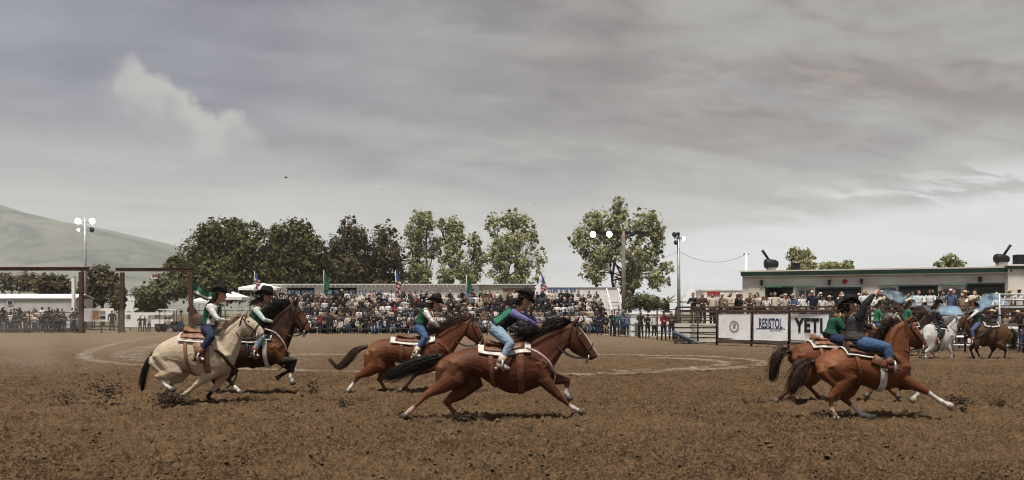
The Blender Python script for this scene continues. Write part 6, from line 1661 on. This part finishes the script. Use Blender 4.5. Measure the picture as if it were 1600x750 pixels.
# bleacher rows: the front five as individuals, the two at the back as one crowd
crowd = MB(); crowd_m = []
cv, cf, cm = [], [], []
PAL = SKINS + M_TOP + M_BOT + M_HEAD
for row in range(NROW):
    y, z = ZB + RUN * row, 0.40 + RISE * row; x = XL + .35 + .2 * (row % 2); i = 0
    while x < XR - .2:
        if rp_.random() < (.96 if row < 6 else .85):
            pose = rp_.choices(('sit0', 'sit1', 'sit2', 'sit3'), (4, 4, 3, 2))[0]
            loc = Vector((x + rp_.uniform(-.08, .08), y + rp_.uniform(-.12, .06), z + rp_.uniform(-.03, .09))); rz = rp_.uniform(-.8, .8) + .2
            if row < 3:
                spectator(loc, pose, rz, '{top} top, {head}: seated spectator, %s bleacher row, %s from the oaks' % (NUM[row], nth(i)), 'spectators seated on the bleachers'); i += 1
            else:
                t, b, h, s = dress(pose); me = FIG[(pose, HEADS[h][2])]; k = rp_.uniform(.88, 1.14); M = Matrix.Translation(loc) @ Matrix.Rotation(rz, 4, 'Z') @ Matrix.Scale(k, 4)
                idx = (s, len(SKINS) + t, len(SKINS) + len(M_TOP) + b, len(SKINS) + len(M_TOP) + len(M_BOT) + h); o_ = len(cv)
                cv.extend(tuple(M @ v.co) for v in me.vertices)
                for p in me.polygons: cf.append(tuple(a + o_ for a in p.vertices)); cm.append(idx[p.material_index])
        x += rp_.uniform(.47, .60)
me = bpy.data.meshes.new('spectator_crowd'); me.from_pydata(cv, [], cf); me.polygons.foreach_set('material_index', cm); me.polygons.foreach_set('use_smooth', [True] * len(cf))
for m_ in PAL: me.materials.append(m_)
o = bpy.data.objects.new('spectator_crowd', me); COL.objects.link(o); tag(o, 'packed spectators filling the upper rows of the bleachers', 'crowd', kind='stuff')

# people standing along the grandstand fence
i = 0
for px in (455, 466, 497, 508, 515, 541, 560, 583, 592, 604, 612, 661, 676, 690, 704, 718, 742, 765, 872, 884, 897, 921, 938, 948):
    Zp = 66.9 if px < 700 else 66.9 - (px - 700) / 260 * 4.6
    spectator((XP(px, Zp), Zp + .75, 0), rp_.choice(('stand0', 'stand1', 'stand2')), rp_.uniform(-.3, .3), 'spectator at the grandstand fence, {head}, {top} top, %s from the oaks' % nth(i), 'spectators standing behind the grandstand fence', scale=rp_.uniform(.86, .98)); i += 1
# by the white shed
for i, (px, Zp, t, b, h, lab) in enumerate(((957, 61, 0, 3, 0, 'standing spectator in a black top near the foot of the stair railing'), (964, 60.5, 13, 3, 0, 'standing spectator in a teal shirt beside the stair railing'), (973, 60.2, 8, 1, 8, 'spectator in a blue shirt leaning at the wooden light pole'),
        (979, 60, 8, 3, 1, 'spectator in denim just right of the wooden light pole'), (1001, 57.5, 0, 0, 0, 'spectator in black in front of the louvred panel'), (1012, 57.2, 0, 0, 7, 'spectator in a black hat before the white shed'), (1022, 57, 4, 0, 6, 'spectator in white holding a black bag before the white shed'),
        (1037, 52, 10, 3, 7, 'spectator in a red top and black hat by the short pipe fence'), (1049, 51.2, 9, 1, 1, 'bare headed spectator in brown by the short pipe fence'))):
    spectator((XP(px, Zp), Zp, 0), ('stand0', 'stand1', 'stand2')[i % 3], rp_.uniform(-.4, .4), lab, 'people by the white shed', (t, b, h, 0))

# left fence and gates
i = 0
for k, px in enumerate(range(2, 118, 5)):
    for dz in (0, 1):
        if rp_.random() < (.9 if dz == 0 else .65):
            Zp = 72.2 + dz * 1.6; spectator((XP(px + rp_.uniform(-2, 2), Zp), Zp, .0 + dz * .35), rp_.choice(('stand0', 'stand1', 'stand2')), rp_.uniform(-.4, .4), 'spectator by the hill, {head}, {top} top, %s in the %s row' % (nth(k), ('front', 'raised')[dz]), 'spectators behind the fence by the first gate'); i += 1
stp = empty('step_riser', (XP(58, 74), 73.6, 0), 'low timber step behind the hill side fence', 'step'); m = MB(); m.box((XP(58, 73.8), 73.9, .17), (6.8, .9, .34)); m.build('tread', M_WOOD, stp)
spectator((XP(175, 70.6), 70.6, 0), 'stand0', .3, 'person in a white hat and dark clothes standing at the second gate post', None, (0, 3, 6, 1), 1.12)
spectator((XP(283, 69), 69, 0), 'stand2', -.3, 'person in a tan jacket and blue jeans beside the waiting brown horse', None, (6, 1, 7, 1), 1.05)
for k, px in enumerate((133, 146)): spectator((XP(px, 74.5), 74.5, .35), 'stand0', 0, 'person peering over the chute gate banner, %s' % ('nearest the first arch', 'in its middle')[k], 'people behind the chute gate')
for k, px in enumerate((219, 226, 233)): spectator((XP(px, 75.5), 75.5, 0), 'stand1', 0, 'person standing inside the second gate, %s of three' % NUM[k], 'people inside the second gate', scale=.82)
spectator((XP(262, 74), 74.0, .60), 'sit0', .4, 'person seated on the utility cart', None, (5, 3, 0, 0), .9)

# deck before the concession building
i = 0
dd = dvec.normalized()
for rowi, back in enumerate((.55, 1.25, 2.2)):
    s = .9 + rowi * .35; j = 0
    while s < dl - .5:
        p = DA + dd * s + dn * back
        if rp_.random() < (.96, .88, .7)[rowi]:
            spectator((p.x, p.y, DZ), rp_.choice(('stand0', 'stand1', 'stand2', 'stand3')), drz + rp_.uniform(-.4, .4), 'deck spectator, {head}, {top} top, %s from the pen, %s line' % (nth(j), ('rail', 'middle', 'back')[rowi]), 'spectators on the deck'); j += 1
        s += rp_.uniform(.42, .62)
spectator((XP(1597, 36.2), 36.2, 0), 'stand0', .5, 'person in blue jeans walking by the white rail at the edge of view', None, (0, 1, 5, 1))

# hands and onlookers behind the far riders
for k, px in enumerate((1404, 1412, 1433, 1447, 1472, 1484, 1495, 1508, 1536, 1549, 1560, 1572, 1583, 1590)):
    Zp = 39.6 + (k % 3) * .5
    spectator((XP(px, Zp), Zp, 0), ('stand0', 'stand1', 'stand2')[k % 3], rp_.uniform(-.5, .5), 'person behind the white rail, {head}, {top} top, %s towards the annex' % nth(k), 'people behind the white rail')

# ------------------------------------------------------------------ flying dirt, and dark clods for horse shadows
def spray(px, py, Z, w, h, n, label, seed, s0=.020):
    n = int(n * 3.0); h = h * 1.5
    r = np.random.RandomState(seed); c = P(px, py, Z); k = Z / F
    p = np.stack([c.x + r.normal(0, 1, n) * w * k * .45, Z + r.normal(0, .15, n), np.maximum(.015, c.z + r.normal(0, 1, n) * h * k * .45)], -1)
    o = clod_mesh(p, 'dirt_and_shade_clods', label, M_CLOD_DARK, seed, s0 * (.4 + 1.5 * r.rand(n) ** 3)); return o


for q in ((165, 611, 15.3, 34, 16, 130, 'spray of dirt kicked up behind the palomino', 1), (268, 622, 15.1, 34, 7, 200, 'dirt thrown under the palomino', 2), (100, 620, 15.3, 26, 6, 50, 'last dirt thrown far behind the palomino', 8), (540, 639, 15.0, 20, 14, 120, 'spray of dirt behind the dark sorrel', 3), (445, 648, 14.4, 26, 8, 100, 'low spray of dirt behind the dark sorrel', 4),  # clods right under the palomino are added to darken its cast shadow
          (722, 652, 13.2, 30, 5, 120, 'dirt under the hind feet of the dark sorrel', 5), (1205, 655, 13.3, 34, 5, 120, 'dirt thrown behind the bright sorrel', 6), (1290, 652, 13.2, 26, 8, 110, 'dirt under the hind feet of the bright sorrel', 7), (1180, 631, 15.5, 24, 5, 110, 'dirt behind the hidden sorrel', 9),  # clods by the dark sorrel's hind legs stand in for its shadow
          (1500, 627, 14.2, 16, 8, 60, 'dirt flying ahead of the bright sorrel', 10), (490, 604, 17.4, 10, 8, 40, 'dirt flying ahead of the dark bay', 11), (1560, 630, 15, 18, 5, 40, 'dirt flying at the edge of view', 12), (1080, 655, 13.5, 40, 5, 60, 'dirt lying churned ahead of the dark sorrel', 13)):
    spray(*q)
for k, (px, py, Z, sz, lab) in enumerate(((447, 277, 20, .045, 'single dark clod flung high above the oaks'), (597, 296, 22, .02, 'small clod flung high above the gum trees'), (835, 319, 20, .02, 'tiny clod in the sky right of the poplars'))):
    o = clod_mesh([np.array(P(px, py, Z))], 'dirt_clod', lab, M_CLOD_DARK, 50 + k, [sz]); o['kind'] = 'thing'; del o['kind']

# ------------------------------------------------------------------ smoke, haze
def volume_mat(name, col, dens, noise_scale=None, emis=0.0):
    m_ = bpy.data.materials.new(name); m_.use_nodes = True; nt = m_.node_tree; nt.nodes.clear()
    out = nt.nodes.new('ShaderNodeOutputMaterial'); v = nt.nodes.new('ShaderNodeVolumePrincipled')
    v.inputs['Color'].default_value = (*col, 1); v.inputs['Density'].default_value = dens; v.inputs['Anisotropy'].default_value = 0.0
    if noise_scale:
        g = nt.nodes.new('ShaderNodeNewGeometry'); n = nnoise(nt, g.outputs['Position'], noise_scale, 4, .65, .8)
        nt.links.new((n.step(.42, .72) * dens).v, v.inputs['Density'])
    nt.links.new(v.outputs[0], out.inputs['Volume'])
    return m_


def smoke(path, Z, rad, label, seed):
    mb = MB(); pts = [P(x, y, Z) for x, y in path]; rr = random.Random(seed)
    pts, rd = cr(pts, rad, 4); rd = [r * rr.uniform(.8, 1.2) for r in rd]
    mb.tube(pts, rd, 14); o = mb.build('blue_smoke', volume_mat('blue_smoke_%d' % seed, (.60, .83, 1.0), 4.5, 1.3), origin=pts[0])
    return tag(o, label, 'smoke', kind='stuff')


smoke([(1374, 455), (1398, 462), (1425, 470), (1452, 476), (1478, 486), (1500, 500), (1512, 500)], 37.0, [.12, .22, .26, .30, .36, .42, .2], 'pale blue smoke trail drifting before the concession windows', 1)
smoke([(1508, 500), (1520, 488), (1532, 477), (1543, 470), (1553, 466), (1561, 470), (1576, 476)], 37.2, [.12, .22, .25, .30, .27, .20, .08], 'pale blue smoke puff rising beyond the white hat', 2)
hz = MB(); hz.box((-1400, 1600, 234), (9400, 4800, 476)); o = hz.build('haze', volume_mat('haze_air', (.86, .90, .96), .00017)); tag(o, 'thin pale haze over the valley', 'haze', kind='stuff')

du = MB(); du.ball(P(70, 565, 24) * Vector((1, 1, 0)) + Vector((0, 0, .55)), (8.5, 4.0, 1.3), 20, 10); o = du.build('dust_cloud', volume_mat('dust_air', (.86, .78, .68), .045, .45), origin=P(70, 565, 24) * Vector((1, 1, 0))); tag(o, 'faint dust hanging over the dirt behind the palomino', 'dust', kind='stuff')
